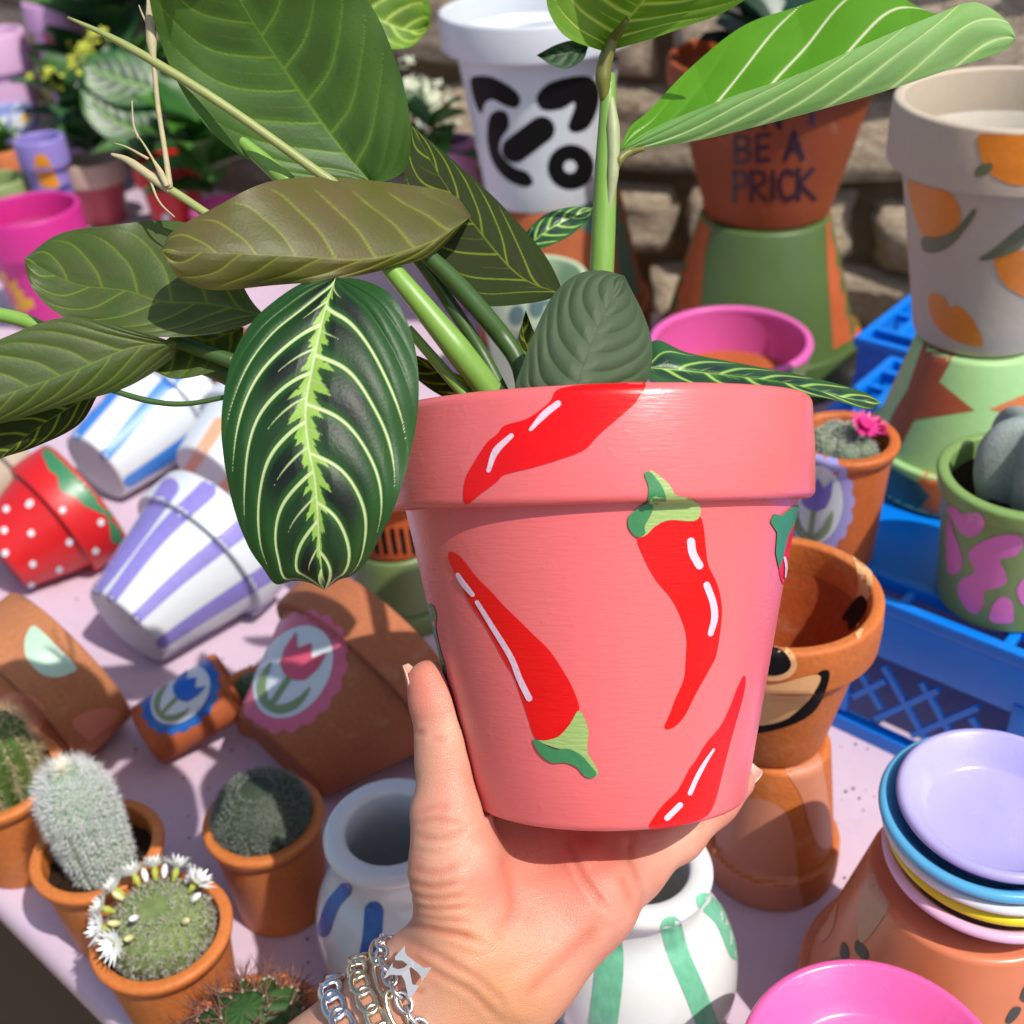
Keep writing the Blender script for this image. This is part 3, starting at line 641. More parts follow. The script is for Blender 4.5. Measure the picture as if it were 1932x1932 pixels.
def spread(P, Nn, k, s):
    P = np.repeat(P, k, 0); D = np.repeat(Nn, k, 0)+rng.normal(size=(len(P), 3))*s; D /= np.linalg.norm(D, axis=1)[:, None]; return P, D
# woolly column
t, pt, o = cpot('white woolly column cactus in a terracotta pot on the lilac table', (182, 1598), .058, .031, .058)
V, Fc, nrm, nu, nv = globe(.0165, .062, o.z, 16, .10, (-.004, .002), base=.92, power=2.4)
cb = mesh('cactus_body', V, Fc, green((150, 176, 150)), t, world=False)
P, D = cushions(nrm, V, nu, nv, 26, 26); P1, D1 = spread(P, D, 3, .25); hairs(P1, D1*np.array([1, 1, 1])-np.array([0, 0, .12]), rng.uniform(.001, .0025, len(P1)), .00022, spine_mat((200, 214, 196)), cb)
P, D = cushions(nrm, V, nu, nv, 34, 34); P1, D1 = spread(P, D, 8, .6); dz = np.clip((P1[:, 2]-o.z)/.06, 0, 1)
D1[:, 2] += (dz-.6)*1.3; D1 /= np.linalg.norm(D1, axis=1)[:, None]
hairs(P1, D1, rng.uniform(.003, .0075, len(P1))*(.5+.75*dz**2), .00012, spine_mat((240, 243, 240), .9), cb, 'wool', .15)
P, D = spread(V[-nu:], np.tile([0, 0, 1.0], (nu, 1)), 6, .7); hairs(P, D, rng.uniform(.005, .011, len(P)), .00013, spine_mat((246, 244, 228), .95), cb, 'wool', .1)
# bristly green column at the left edge
t, pt, o = cpot('tan bristled green cactus in a terracotta pot at the left edge', (-6, 1462), .060, .032, .060)
V, Fc, nrm, nu, nv = globe(.021, .050, o.z, 13, .20, (.004, 0), base=.9, nu=104)
cb = mesh('cactus_body', V, Fc, green((96, 128, 60)), t, world=False)
idx = np.array([j*nu+int(nu*(c+.5)/13) for j in range(2, nv-1, 3) for c in range(13)]); P, D = V[idx], nrm(idx)
P1, D1 = spread(P, D, 14, .75); hairs(P1, D1, rng.uniform(.004, .010, len(P1)), .00013, spine_mat((214, 196, 150)), cb)
P1, D1 = spread(P, D, 8, .3); hairs(P1, D1, .0012, .0004, spine_mat((232, 226, 208)), cb, 'wool')
# flowering globe
def flower(t, M, r, mat, eye, npet=15, nm='flower'):
    V = []; Fc = []
    for ring, (rr, tilt, n) in enumerate(((1.0, .25, npet), (.75, .75, npet-3))):
        for i in range(n):
            a = 2*math.pi*(i+ring*.5)/n+rng.uniform(-.1, .1); ca, sa = math.cos(a), math.sin(a); L_ = r*rr*rng.uniform(.85, 1.1); w = r*.13; b0 = len(V)
            for s, ww in ((.12, .6), (.55, 1.0), (1.0, .12)):
                x = L_*s*math.cos(tilt); z = L_*s*math.sin(tilt)+.15*r*s*s
                for g in (-1, 1): V.append((x*ca-g*w*ww*sa, x*sa+g*w*ww*ca, z))
            Fc += [(b0, b0+1, b0+3, b0+2), (b0+2, b0+3, b0+5, b0+4)]
    V = np.array(V); Mn = np.array(M); V = V @ Mn[:3, :3].T+Mn[:3, 3]; fo = mesh(nm, V, Fc, mat, t, world=False)
    v, f = lathe([(0, -.7*r), (.10*r, -.65*r), (.20*r, -.2*r), (.12*r, .05*r), (0, .12*r)], 10); v = v @ Mn[:3, :3].T+Mn[:3, 3]; mesh('flower_tube', v, f, eye, fo, world=False)
t, pt, o = cpot('round cactus crowned with white star flowers in a terracotta pot', (303, 1752), .056, .031, .056)
V, Fc, nrm, nu, nv = globe(.0222, .031, o.z-.002, 1, 0, base=.8, nu=80, power=1.4, pinch=.003)
V += nrm(np.arange(len(V)))*(.0012*(np.sin(np.arange(len(V)) % nu/nu*2*math.pi*20+np.arange(len(V))//nu*.9)*np.sin(np.arange(len(V))//nu*1.3)))[:, None]
cb = mesh('cactus_body', V, Fc, green((134, 154, 92)), t, world=False)
P, D = cushions(nrm, V, nu, nv, 18, 26); P1, D1 = spread(P, D, 12, .9); hairs(P1, D1, rng.uniform(.0015, .0045, len(P1)), .00013, spine_mat((222, 224, 206)), cb)
P1, D1 = spread(P, D, 2, .3); hairs(P1, D1, rng.uniform(.003, .005, len(P1)), .00017, spine_mat((120, 92, 70)), cb)
petal = paint((244, 246, 242), .5, .03, 0, 50, k=.9, sub=.2); ftube = green((190, 200, 90), .75)
toC = (CP-Vector((on_z(303, 1752, .056))))
for i, (ang, rr, bud) in enumerate([(100, .98, 0), (124, 1.0, 0), (150, 1.0, 0), (176, 1.02, 0), (205, 1, 0), (236, .98, 0), (70, .92, 0), (48, .9, 1), (30, .9, 0), (8, .85, 1), (-30, .85, 1), (-110, .45, 1), (162, .74, 1), (112, .7, 1), (214, .74, 1), (84, .8, 1), (250, .8, 1)]):
    a = math.radians(ang); d = Vector((math.cos(a)*.85, math.sin(a)*.85, .62 if not bud else .75)).normalized()
    c = Vector((math.cos(a)*.0178*rr, math.sin(a)*.0178*rr, o.z+.0225+.004*(1-rr)*4))+d*.0025
    M = zmat(d, c)
    if bud:
        v, f = lathe([(0, -.001), (.0010, 0), (.0016, .0025), (.0012, .0048), (0, .0064)], 10); Mn = np.array(M); mesh('bud', v @ Mn[:3, :3].T+Mn[:3, 3], f, petal if i % 2 else paint((226, 222, 160), .5, .05, 0, 50, k=.85), t, world=False)
    else: flower(t, Matrix.Translation(d*.003+UZ*.0015) @ M, .0088, petal, ftube)
# dark fuzzy globe
t, pt, o = cpot('dark grey fuzzy globe cactus in a terracotta pot by the blue vase', (496, 1540), .064, .0285, .064)
V, Fc, nrm, nu, nv = globe(.0228, .034, o.z-.002, 1, 0, base=.85, nu=80, power=1.4)
cb = mesh('cactus_body', V, Fc, green((70, 84, 62)), t, world=False)
P, D = cushions(nrm, V, nu, nv, 20, 34); P1, D1 = spread(P, D, 13, .9); hairs(P1, D1, rng.uniform(.0015, .0042, len(P1)), .00014, spine_mat((150, 160, 148)), cb); P1, D1 = spread(P, D, 3, .4); hairs(P1, D1, rng.uniform(.001, .0025, len(P1)), .0002, spine_mat((64, 56, 52)), cb)
# long-spined globe at the bottom edge
t, pt, o = cpot('green cactus with long brown spines at the bottom edge', (478, 1958), .052, .031, .052)
V, Fc, nrm, nu, nv = globe(.024, .034, o.z-.002, 12, .22, base=.8, nu=96, power=1.5)
cb = mesh('cactus_body', V, Fc, green((62, 100, 48)), t, world=False)
idx = np.array([j*nu+int(nu*(c+.5)/12) for j in range(3, nv, 5) for c in range(12)]); P, D = V[idx], nrm(idx)
P1, D1 = spread(P, D, 7, .55); hairs(P1, D1, rng.uniform(.007, .015, len(P1)), .00032, spine_mat((150, 104, 92)), cb)
P1, D1 = spread(P, D, 10, .5); hairs(P1, D1, .0015, .0005, spine_mat((196, 190, 170)), cb, 'wool')
# small ball behind the tulip pots
t, pt, o = cpot('small plain green ball cactus between the two tulip pots', (478, 1292), .030, .018, .030)
V, Fc, nrm, nu, nv = globe(.0125, .022, o.z-.004, 14, .12, base=.8, nu=70, power=1.4); cb = mesh('cactus_body', V, Fc, green((74, 112, 76)), t, world=False)
P, D = cushions(nrm, V, nu, nv, 9, 14); P1, D1 = spread(P, D, 6, .7); hairs(P1, D1, .0022, .00012, spine_mat((200, 206, 190)), cb)
# star cactus in the blotched pot on the crate
GP = paint((140, 176, 100), .42, .06, .1, k=.75)
t, pt, o = cpot('grey bishop cap cactus in a green pot with pink blots on the crate', (1936, 890), .1775, .0405, .077, out=GP, rimh=.010, over=.003)
PB = paint((236, 130, 206), .42, .06, .1, k=.8)
for q in ([(1365, 20), (1420, 10), (1480, 60), (1600, 55), (1645, 130), (1600, 210), (1530, 230), (1460, 190), (1400, 90)], [(1375, 100), (1430, 230), (1480, 380), (1470, 470), (1410, 505), (1370, 450)],
          [(1530, 340), (1620, 270), (1780, 215), (1900, 225), (1925, 290), (1870, 370), (1760, 400), (1800, 500), (1800, 570), (1720, 610), (1640, 630), (1635, 720), (1590, 790), (1520, 770), (1450, 650), (1470, 550), (1570, 490), (1540, 410)],
          [(1700, 740), (1770, 670), (1840, 700), (1855, 800), (1840, 860), (1690, 850)], [(1880, 620), (1940, 530), (2020, 560), (2020, 720), (1930, 740)]):
    decal(t, pt, 'painted_blot', zm(1446, 960, q), PB)
V, Fc, nrm, nu, nv = globe(.0265, .048, o.z-.001, 5, .42, base=.85, nu=120, power=1.5, pinch=.004)
cb = mesh('cactus_body', V, Fc, paint((176, 190, 184), .8, .3, .5, 900, k=.62, spec=.2, big=90), t, world=False)
for i in range(9):
    a = rng.uniform(0, 6.28); r = rng.uniform(.028, .035); v, f = lathe([(0, -.003), (.003, -.001), (.0035, .001), (0, .003)], 8, .1); mesh('pebble', v+np.array([r*math.cos(a), r*math.sin(a), o.z+.001]), f, GRIT, t, world=False)
# white tufted cactus with a pink flower, tulip pot
t, pt, o = cpot('grey tufted cactus with magenta flower in a pot with a violet tulip badge', (1594, 822), .176, .0275, .076, out=clay((206, 110, 54), .85, .5))
tulip(t, pt, 1538, 952, 92, 8, paint((168, 164, 226), .4, .08, .1, k=.8), paint((120, 110, 200), .4, .08, .1, k=.8), OLV)
for k in range(7):
    a = k*.9; r = .011 if k else 0; g0 = Vector((r*math.cos(a), r*math.sin(a), 0))
    V, Fc, nrm, nu, nv = globe(.0075, .014 if k else .018, o.z, 1, 0, base=.9, nu=24, nv=16, power=1.4); V = V+np.array(g0); cb = mesh('cactus_body', V, Fc, green((128, 146, 118)), t, world=False)
    P, D = cushions(nrm, V, nu, nv, 9, 12); P1, D1 = spread(P, D, 6, .8); hairs(P1, D1, rng.uniform(.001, .003, len(P1)), .00014, spine_mat((226, 226, 216)), cb)
mg = paint((236, 60, 150), .45, .08, 0, 60, k=.85)
flower(t, zmat((.3, -.4, .9), (.007, -.006, o.z+.020)), .010, mg, mg); flower(t, zmat((.7, -.1, .7), (.017, .002, o.z+.014)), .008, paint((206, 24, 110), .45, .08, 0, 60, k=.85), mg)

# ------------------------------------------------------------------ striped vases
def vase(label, px, z, Rn, Rb, H):
    p = on_z(px[0], px[1], z); t = thing('striped_vase', label, 'vase', (p.x, p.y, z-H), group='striped white vases')
    outp = [(0, 0), (Rb*.55, 0), (Rb*.62, .002)]
    for i in range(1, 13): a = -math.pi/2*.78+i/13*(math.pi*.5*.78+math.pi/2*.80); outp.append((Rb*.22+Rb*.78*math.cos(a), H*.40+H*.40*math.sin(a)/math.sin(math.pi/2*.80)*.98))
    outp += [(Rn*.86, H*.815), (Rn*.84, H*.86)]+arc(Rn-.0035, H-.006, .0045, -70, 100, 8)+arc(Rn-.006, H-.005, .003, 100, 180, 3)+[(Rn*.72, H*.86), (Rn*.74, H*.8), (Rb*.85, H*.5), (Rb*.6, .01), (0, .008)]
    v, f = lathe(outp, 96, .003); b_ = mesh('body', v, f, paint((236, 240, 238), .16, .03, .04, 30, k=.82, spec=.6), t, world=False, sharp=70, hit=True)
    return t, b_
t, b_ = vase('white vase with green brush stripes in front of the stacked terracotta pots', (1212, 1622), .115, .0275, .041, .115)
GS = paint((126, 208, 170), .3, .25, .1, 60, brush=(6, 6, 1), k=.78)
for q, w in (([(1140, 1740), (1150, 1820), (1135, 1960)], 54), ([(1266, 1748), (1280, 1800), (1312, 1875), (1345, 1960)], 40), ([(1328, 1700), (1364, 1736), (1390, 1795)], 32), ([(1070, 1700), (1062, 1800), (1040, 1940)], 40)):
    decal(t, b_, 'painted_stripe', stroke(q, w, 20), GS)
t, b_ = vase('white vase with blue brush stripes beside the wrist', (735, 1552), .110, .0285, .041, .110)
BS = paint((70, 120, 196), .3, .25, .1, 60, brush=(6, 6, 1), k=.78)
for q, w in (([(706, 1718), (702, 1770), (690, 1830), (672, 1900)], 36), ([(652, 1678), (628, 1708), (611, 1755)], 26)): decal(t, b_, 'painted_stripe', stroke(q, w, 20), BS)

# ------------------------------------------------------------------ terracotta face pot on an upturned pot
p = on_z(1452, 1620, 0); hI = .087; TF = clay((206, 116, 56), .85, .6)
t, ob, rm = pot('flower_pot', 'upturned terracotta pot with salmon patches under the face pot', 'pot', (p.x, p.y, hI), .0335, hI, TF, rb=.0235, axis=(0, 0, -1), rimh=.022, over=.003)
SP = paint((224, 146, 112), .5, .06, .1, k=.78)
decal(t, ob, 'painted_patch', [(1480, 1440), (1520, 1370), (1545, 1420), (1560, 1500), (1568, 1590), (1540, 1590), (1510, 1500)], SP)
decal(t, ob, 'painted_patch', [(1350, 1590), (1360, 1530), (1420, 1505), (1480, 1530), (1500, 1600), (1505, 1660), (1500, 1720), (1330, 1720)], SP)
t, ob, rm = pot('flower_pot', 'terracotta pot with cream muzzle and black nose, right of the held pot', 'pot', (p.x-.004, p.y+.004, hI+.0006), .0430, .086, TF, rb=.0250, rimh=.024, over=.006, inn=clay((170, 78, 30)))
CRM = paint((240, 188, 130), .5, .06, .1, k=.8)
decal(t, rm, 'painted_eye_ring', ellipse(1452, 1248, 52, 36, 10), CRM, 1); decal(t, rm, 'painted_eye', ellipse(1450, 1246, 43, 26, 12), BLACK, 2)
decal(t, ob, 'painted_line', zm(1446, 960, [(415, 1235), (500, 1215), (480, 1340), (400, 1500), (250, 1600), (0, 1670), (-100, 1660), (-100, 1610), (100, 1600), (250, 1520), (350, 1410)]), BLACK, 1)
decal(t, ob, 'painted_muzzle', zm(1446, 960, [(-150, 1330), (100, 1310), (420, 1240), (380, 1380), (290, 1480), (170, 1570), (0, 1610), (-150, 1600)]), CRM, 2)
decal(t, rm, 'painted_patch', zm(1446, 960, [(610, 290), (660, 270), (790, 420), (820, 600), (780, 700), (710, 680), (720, 560), (690, 420)]), CRM)
decal(t, rm, 'painted_band', zm(1446, 960, [(600, 830), (720, 670), (775, 690), (770, 780), (660, 920), (640, 850)]), BLACK, 2)
decal(t, rm, 'painted_patch', zm(1446, 960, [(700, 900), (775, 770), (775, 850), (720, 980), (695, 950)]), CRM)

# ------------------------------------------------------------------ saucers
def saucer(label, c, R, mat, tilt=(0, 0, 1), h=.016, group='small painted saucers in the stack'):
    t = thing('saucer', label, 'saucer', M=zmat(tilt, c), group=group)
    pr = [(0, .0012), (R*.66, .0008)]+arc(R*.70, .003, .003, -90, -25, 3)+[(R-.0028, h-.004)]+arc(R-.0022, h-.0022, .0022, -30, 130, 7)+[(R*.76, .0085), (R*.68, .0055), (R*.66, .0048), (R*.3, .0042), (0, .0045)]
    v, f = lathe(pr, 96, .004); mesh('dish', v, f, mat, t, world=False, sharp=60); return t
def gloss(c, k=.8): return paint(c, .26, .06, .16, 90, k=k, spec=.55, dirt=.16, pits=.10)
p = on_z(1762, 1945, 0); hI = .106
SALP = paint((226, 134, 92), .3, .12, .06, 60, k=.75, spec=.5)
t, ob, rm = pot('flower_pot', 'upturned salmon pot with dark leaf marks under the saucer stack', 'pot', (p.x, p.y, hI), .062, hI, SALP, rb=.040, axis=(0, 0, -1), rimh=.03, over=.004)
DLM = paint((58, 64, 58), .45, .1, .1, k=.9)
for q in ([(605, 1325), (650, 1400), (630, 1490), (585, 1420)], [(710, 1310), (770, 1370), (795, 1430), (770, 1465), (720, 1430), (690, 1370)], [(1900, 1740), (1945, 1640), (1990, 1690), (1950, 1770)], [(1795, 1900), (1850, 1810), (1910, 1810), (1880, 1880), (1820, 1930)]):
    decal(t, ob, 'painted_leaf_mark', zm(1446, 1446, q), DLM)
decal(t, ob, 'painted_blot', zm(1446, 1446, [(470, 1510), (560, 1440), (640, 1470), (690, 1520), (600, 1560)]), paint((120, 136, 88), .45, k=.75), 2)
decal(t, ob, 'painted_blot', zm(1446, 1446, [(400, 1290), (430, 1170), (540, 1010), (570, 1000), (540, 1200), (480, 1310), (430, 1330)]), paint((230, 150, 112), .4, k=.8))
decal(t, ob, 'painted_blot', zm(1446, 1446, [(710, 1100), (760, 930), (830, 820), (860, 920), (940, 1060), (880, 1180), (760, 1330), (720, 1290)]), paint((214, 160, 134), .4, k=.75))
sc = Vector((p.x, p.y, hI))
for lb, dx, dy, dz, R, c in (('pale pink saucer at the bottom of the saucer stack', .004, -.001, .0008, .0405, (240, 196, 228)), ('yellow saucer in the saucer stack above the pale pink one', .005, .001, .0072, .0400, (240, 222, 24)), ('white saucer in the middle of the saucer stack', .004, .002, .0136, .0412, (232, 238, 238)), ('sky blue saucer under the lavender one', .003, .003, .0200, .0418, (96, 184, 232)), ('lavender saucer on top of the saucer stack', .0045, .002, .0268, .0378, (186, 180, 240))):
    saucer(lb, sc+Vector((dx, dy, dz)), R, gloss(c), (0.01*dx/.004, -.01, 1))
p = on_z(1645, 2050, .10)
t, ob, rm = pot('flower_pot', 'upturned terracotta pot under the hot pink saucer', 'pot', (p.x, p.y, .082), .036, .082, TERRA_D, rb=.027, axis=(0, 0, -1), group='upturned pots used as stands')
saucer('grey saucer beneath the hot pink saucer', (p.x-.001, p.y, .0828), .0455, gloss((120, 120, 126)), (0, .0, 1), group='saucers at the bottom edge')
saucer('glossy hot pink saucer at the bottom edge', (p.x+.0006, p.y, .0895), .0462, gloss((248, 104, 176)), (0, -.0, 1), h=.018, group='saucers at the bottom edge')
# ================================================================== leaves
def leaf_mat(name, top, dark, vein, lime, under, uvein, uwarm, rough=.38, trans=.25, k=.8, spec=.5, urough=.5):
    """two-sided leaf: patterned upper face, paler veined lower face, light glowing through the blade"""
    m, nt, N, L, b = new_mat(name)
    C = lambda c: (*[v*k for v in lin(c)], 1)
    def A(n): a = N.new('ShaderNodeAttribute'); a.attribute_name = n; return a.outputs['Fac']
    def mix(f, a, b_):
        x = N.new('ShaderNodeMixRGB'); L.new(f, x.inputs[0])
        for s, i in ((a, 1), (b_, 2)):
            if isinstance(s, tuple): x.inputs[i].default_value = s
            else: L.new(s, x.inputs[i])
        return x.outputs[0]
    tc = N.new('ShaderNodeTexCoord'); n1 = N.new('ShaderNodeTexNoise'); n1.inputs['Scale'].default_value = 55; n1.inputs['Detail'].default_value = 7; L.new(tc.outputs['Object'], n1.inputs['Vector'])
    n2 = N.new('ShaderNodeTexNoise'); n2.inputs['Scale'].default_value = 900; n2.inputs['Detail'].default_value = 4; L.new(tc.outputs['Object'], n2.inputs['Vector'])
    r1 = N.new('ShaderNodeMapRange'); r1.inputs[1].default_value = .35; r1.inputs[2].default_value = .68; L.new(n1.outputs[0], r1.inputs[0])
    t0 = mix(A('dark'), C(top), C(dark)); t0 = mix(A('lime'), t0, C(lime)); t0 = mix(A('fine'), t0, C(dark)); t0 = mix(A('vein'), t0, C(vein))
    u0 = mix(r1.outputs[0], C(under), C(uwarm)); u0 = mix(A('dark'), u0, C(tuple(int(v*.72) for v in under))); u0 = mix(A('fine'), u0, C(tuple(int(v*.55) for v in under))); u0 = mix(A('vein'), u0, C(uvein))
    ge = N.new('ShaderNodeNewGeometry'); c0 = mix(ge.outputs['Backfacing'], t0, u0)
    hs = N.new('ShaderNodeHueSaturation'); L.new(c0, hs.inputs['Color']); r2 = N.new('ShaderNodeMapRange'); r2.inputs[3].default_value = .82; r2.inputs[4].default_value = 1.18; L.new(n1.outputs[0], r2.inputs[0]); L.new(r2.outputs[0], hs.inputs['Value'])
    L.new(hs.outputs[0], b.inputs['Base Color'])
    rr = N.new('ShaderNodeMix'); L.new(ge.outputs['Backfacing'], rr.inputs[0]); rr.inputs[2].default_value = rough; rr.inputs[3].default_value = urough; L.new(rr.outputs[0], b.inputs['Roughness'])
    b.inputs['Specular IOR Level'].default_value = spec
    bm = N.new('ShaderNodeBump'); bm.inputs['Strength'].default_value = .18; bm.inputs['Distance'].default_value = .0006; L.new(n2.outputs[0], bm.inputs['Height']); L.new(bm.outputs[0], b.inputs['Normal'])
    tr = N.new('ShaderNodeBsdfTranslucent'); tb_ = N.new('ShaderNodeHueSaturation'); tb_.inputs['Saturation'].default_value = 1.25; tb_.inputs['Value'].default_value = 1.5; L.new(hs.outputs[0], tb_.inputs['Color']); L.new(tb_.outputs[0], tr.inputs['Color'])
    ms = N.new('ShaderNodeMixShader'); ms.inputs[0].default_value = trans; L.new(b.outputs[0], ms.inputs[1]); L.new(tr.outputs[0], ms.inputs[2]); L.new(ms.outputs[0], N['Material Output'].inputs[0])
    return m
def sstep(a, b_, x): t_ = np.clip((x-a)/(b_-a+1e-9), 0, 1); return t_*t_*(3-2*t_)
def leaf(parent, mid, A, B, depth, dA, dB, mat, face='top', veins=9, nu=200, nv=60, quilt=.0004, vw=7, lime=1.0, dark=1.0, vlen=.93, name='leaf', label=None, sweep=.36, wave=0.0, fine=1.0, cup=1.7):
    """one leaf blade: midrib and both margins as seen, with its own depth, cupping and quilting"""
    M = spline(mid, nu+1); PA = spline([mid[0]]+A+[mid[-1]], nu+1); PB = spline([mid[0]]+B+[mid[-1]], nu+1)
    u = np.linspace(0, 1, nu+1)[:, None]; v = np.linspace(-1, 1, 2*nv+1)[None]; av = np.abs(v)
    Ed = np.where((v < 0)[..., None], PA[:, None], PB[:, None]); XY = M[:, None]*(1-av)[..., None]+Ed*av[..., None]
    D = np.interp(u, np.linspace(0, 1, len(depth)), depth)
    D = spline(np.stack([np.linspace(0, 1, len(depth)), depth], 1), nu+1)[:, 1:2] if len(depth) > 2 else D
    f1 = lambda q: np.interp(u, np.linspace(0, 1, len(q)), q) if hasattr(q, '__len__') else q
    D = D-np.where(v < 0, f1(dA), f1(dB))*av**cup
    side = np.where(v < 0, 0.0, .37)
    s1, s2 = sweep if isinstance(sweep, tuple) else (sweep*.55, sweep*.75)
    wig = .010*np.sin(av*9+u*5+side*9); kk_ = 1-.45*u
    u0 = u-(s1*av+s2*av**3.2)*kk_+wig*av
    Lp = np.linalg.norm(np.diff(M, axis=0), axis=1).sum(); Wp = np.linalg.norm(Ed-M[:, None], axis=2)+6.0
    gr = np.sqrt((1/Lp)**2+((s1+3.2*s2*av**2.2)*kk_/Wp)**2)
    ph = u0*veins+side; fr = np.abs(ph-np.round(ph))/veins/gr
    wd = vw*.5*(1-.55*av)*np.clip((vlen-av)/.15, 0, 1)*np.clip(u0/.03+.6, 0, 1)
    vein = 1-sstep(wd*.6, wd*1.1+1e-5, fr)
    ph2 = ph+.5; fr2 = np.abs(ph2-np.round(ph2))/veins/gr; hsh = np.sin(np.round(ph2)*12.9898+side*7)*.5+.5
    wd2 = vw*.30*np.clip((.14+.34*hsh-av)/.25, 0, 1); vein = np.maximum(vein, (1-sstep(wd2*.5, wd2+1e-5, fr2))*.8*lime)
    rib = .020*(1-.75*u)+.006; vein = np.maximum(vein, (1-sstep(rib*.6, rib, av))*.9)
    st = (u*veins*2.1+side*3-av*2.0) % 1.0; st2 = (u*veins*5.3+side*5-av*4) % 1.0
    vb = (.034+.105*st**1.5*(.5+.9*(np.sin(np.floor(u*veins*2.1+side*3)*7.7)*.5+.5))+.022*st2)*np.clip(np.sin(np.pi*np.clip(u*1.02, 0, 1)), 0, 1)**.4*(1-.35*u)*1.5
    lm = (1-sstep(vb*.93, vb*1.04, av))*lime
    dk = sstep(.05, .16, av)*(1-sstep(.42, .74, av))*sstep(.10, .24, np.abs(ph-np.round(ph)))*dark*(.75+.25*np.sin(u*23+side*11))
    fine_l = np.abs(((u0*veins*7) % 1.0)-.5)*2; fn = (1-sstep(0, .10, fine_l))*.22*fine*np.clip(av*8, 0, 1)*(np.sin(np.floor(u0*veins*7)*4.1+side*9) > -.2)
    D = D-quilt*(np.abs(np.sin(np.pi*ph))**.8)*np.clip(av*5, 0, 1)*np.clip((1-av)*4, 0, 1)+wave*np.sin(u*11+side*8)*av**3+wave*.5*np.sin(u*23+side*5)*av**4
    D = np.broadcast_to(D, XY.shape[:2]); V = at_np(XY, D).reshape(-1, 3); w = 2*nv+1
    i, j = np.meshgrid(np.arange(nu), np.arange(2*nv), indexing='ij'); a = (i*w+j).ravel(); Fc = np.stack([a, a+1, a+w+1, a+w], 1)
    c = V[(nu//2)*w+nv+nv//2]; e1 = V[(nu//2+1)*w+nv+nv//2]-c; e2 = V[(nu//2)*w+nv+nv//2+1]-c
    if (np.dot(np.cross(e2, e1), c-CPn) < 0) != (face == 'top'): Fc = Fc[:, ::-1]
    o = mesh(name, V, Fc, mat, parent, label=label)
    for nm, val in (('vein', vein), ('lime', lm*(1-vein)), ('dark', dk), ('fine', fn)): attr(o, nm, np.broadcast_to(val, XY.shape[:2]).ravel())
    return o
def stem(parent, pts, rad, d, mat, name='stem', n=28, label=None, nn=12):
    P = spline(pts, n); s = np.linspace(0, 1, n); dd = np.interp(s, np.linspace(0, 1, len(d)), d) if hasattr(d, '__len__') else np.full(n, d)
    rr = np.interp(s, np.linspace(0, 1, len(rad)), rad)*dd/FPX
    v, f = tube([tuple(q) for q in at_np(P, dd)], list(rr), nn); return mesh(name, v, f, mat, parent, label=label)

# ------------------------------------------------------------------ the held pot
AX = 1148.0; DP = .40
hb_ = CAM @ Vector(((AX-HALF)/FPX*DP, -.0962, -DP)); hax = R3 @ Vector((-.0300, .99955, 0))
CORAL = paint((250, 117, 119), .30, .04, .10, 150, brush=(1, 1, 9), k=.80, spec=.6, big=26, pits=.07)
HP, hbody, hrim = pot('potted_prayer_plant', 'coral pink pot painted with red chillies, prayer plant in it, held up in a hand', 'potted plant', hb_, .0708, .1325, CORAL, rb=.0462, rimh=.0338, over=.0054, wall=.006, axis=hax, inn=clay((190, 108, 70)), segs=160, lip=.0028, wob=.0012)
CHR = paint((238, 10, 12), .30, .07, .10, 150, brush=(1, 1, 9), k=.86, spec=.4, big=60, pits=.04); CHW = paint((240, 206, 224), .4, .06, .3, 300, k=.85)
CG1 = paint((170, 200, 118), .4, .07, .3, 200, brush=(1, 1, 6), k=.78); CG2 = paint((66, 142, 88), .38, .09, .3, 200, k=.78)
R7 = lambda p: zm(960, 480, p); R6 = lambda p: zm(480, 480, p); C3 = lambda p: zm(960, 960, p); C2 = lambda p: zm(480, 960, p); C7 = lambda p: zm(960, 1446, p); C4 = lambda p: zm(1446, 960, p)
def hd(par, nm, poly, mat, lay=1, st=6.0, smooth=True): decal(HP, par, nm, poly, mat, lay, st, smooth, off=.00022)
hd(hrim, 'painted_chilli', R7([(385, 1010), (560, 975), (800, 965), (1025, 960), (970, 1080), (930, 1130), (700, 1330), (580, 1450), (400, 1520), (200, 1580), (0, 1630)])+R6([(1800, 1680), (1680, 1770), (1575, 1845), (1550, 1790), (1570, 1650), (1640, 1520), (1720, 1400), (1800, 1330)])+R7([(0, 1270), (160, 1220), (280, 1140), (340, 1080)]), CHR)
hd(hrim, 'painted_highlight', stroke(R7([(390, 1110), (290, 1190), (190, 1300)]), 13, 16, [.9, 1, .5]), CHW, 2, 4); hd(hrim, 'painted_highlight', stroke(R6([(1905, 1345), (1790, 1460), (1738, 1600)]), 13, 16, [.7, 1, .6]), CHW, 2, 4)
hd(hbody, 'painted_chilli', C3([(970, 225), (1100, 150), (1200, 105), (1380, 100), (1430, 85), (1455, 160), (1470, 300), (1490, 440), (1555, 580), (1585, 720), (1585, 850), (1550, 1090), (1500, 1200), (1400, 1380), (1320, 1540), (1250, 1620), (1190, 1645), (1170, 1620), (1210, 1530), (1250, 1420), (1310, 1280), (1325, 1150), (1330, 970), (1290, 830), (1220, 690), (1100, 540), (1010, 370)]), CHR)
hd(hbody, 'painted_calyx', C3([(1080, -60), (1300, -70), (1400, -30), (1430, 40), (1385, 112), (1200, 108), (1100, 152), (1030, 218), (965, 230), (1020, 140)]), CG1, 2)
hd(hbody, 'painted_calyx', C3([(1060, -40), (990, 10), (920, 60), (900, 110), (910, 170), (965, 230), (1025, 205), (1022, 150), (1080, 30)]), CG2, 3)
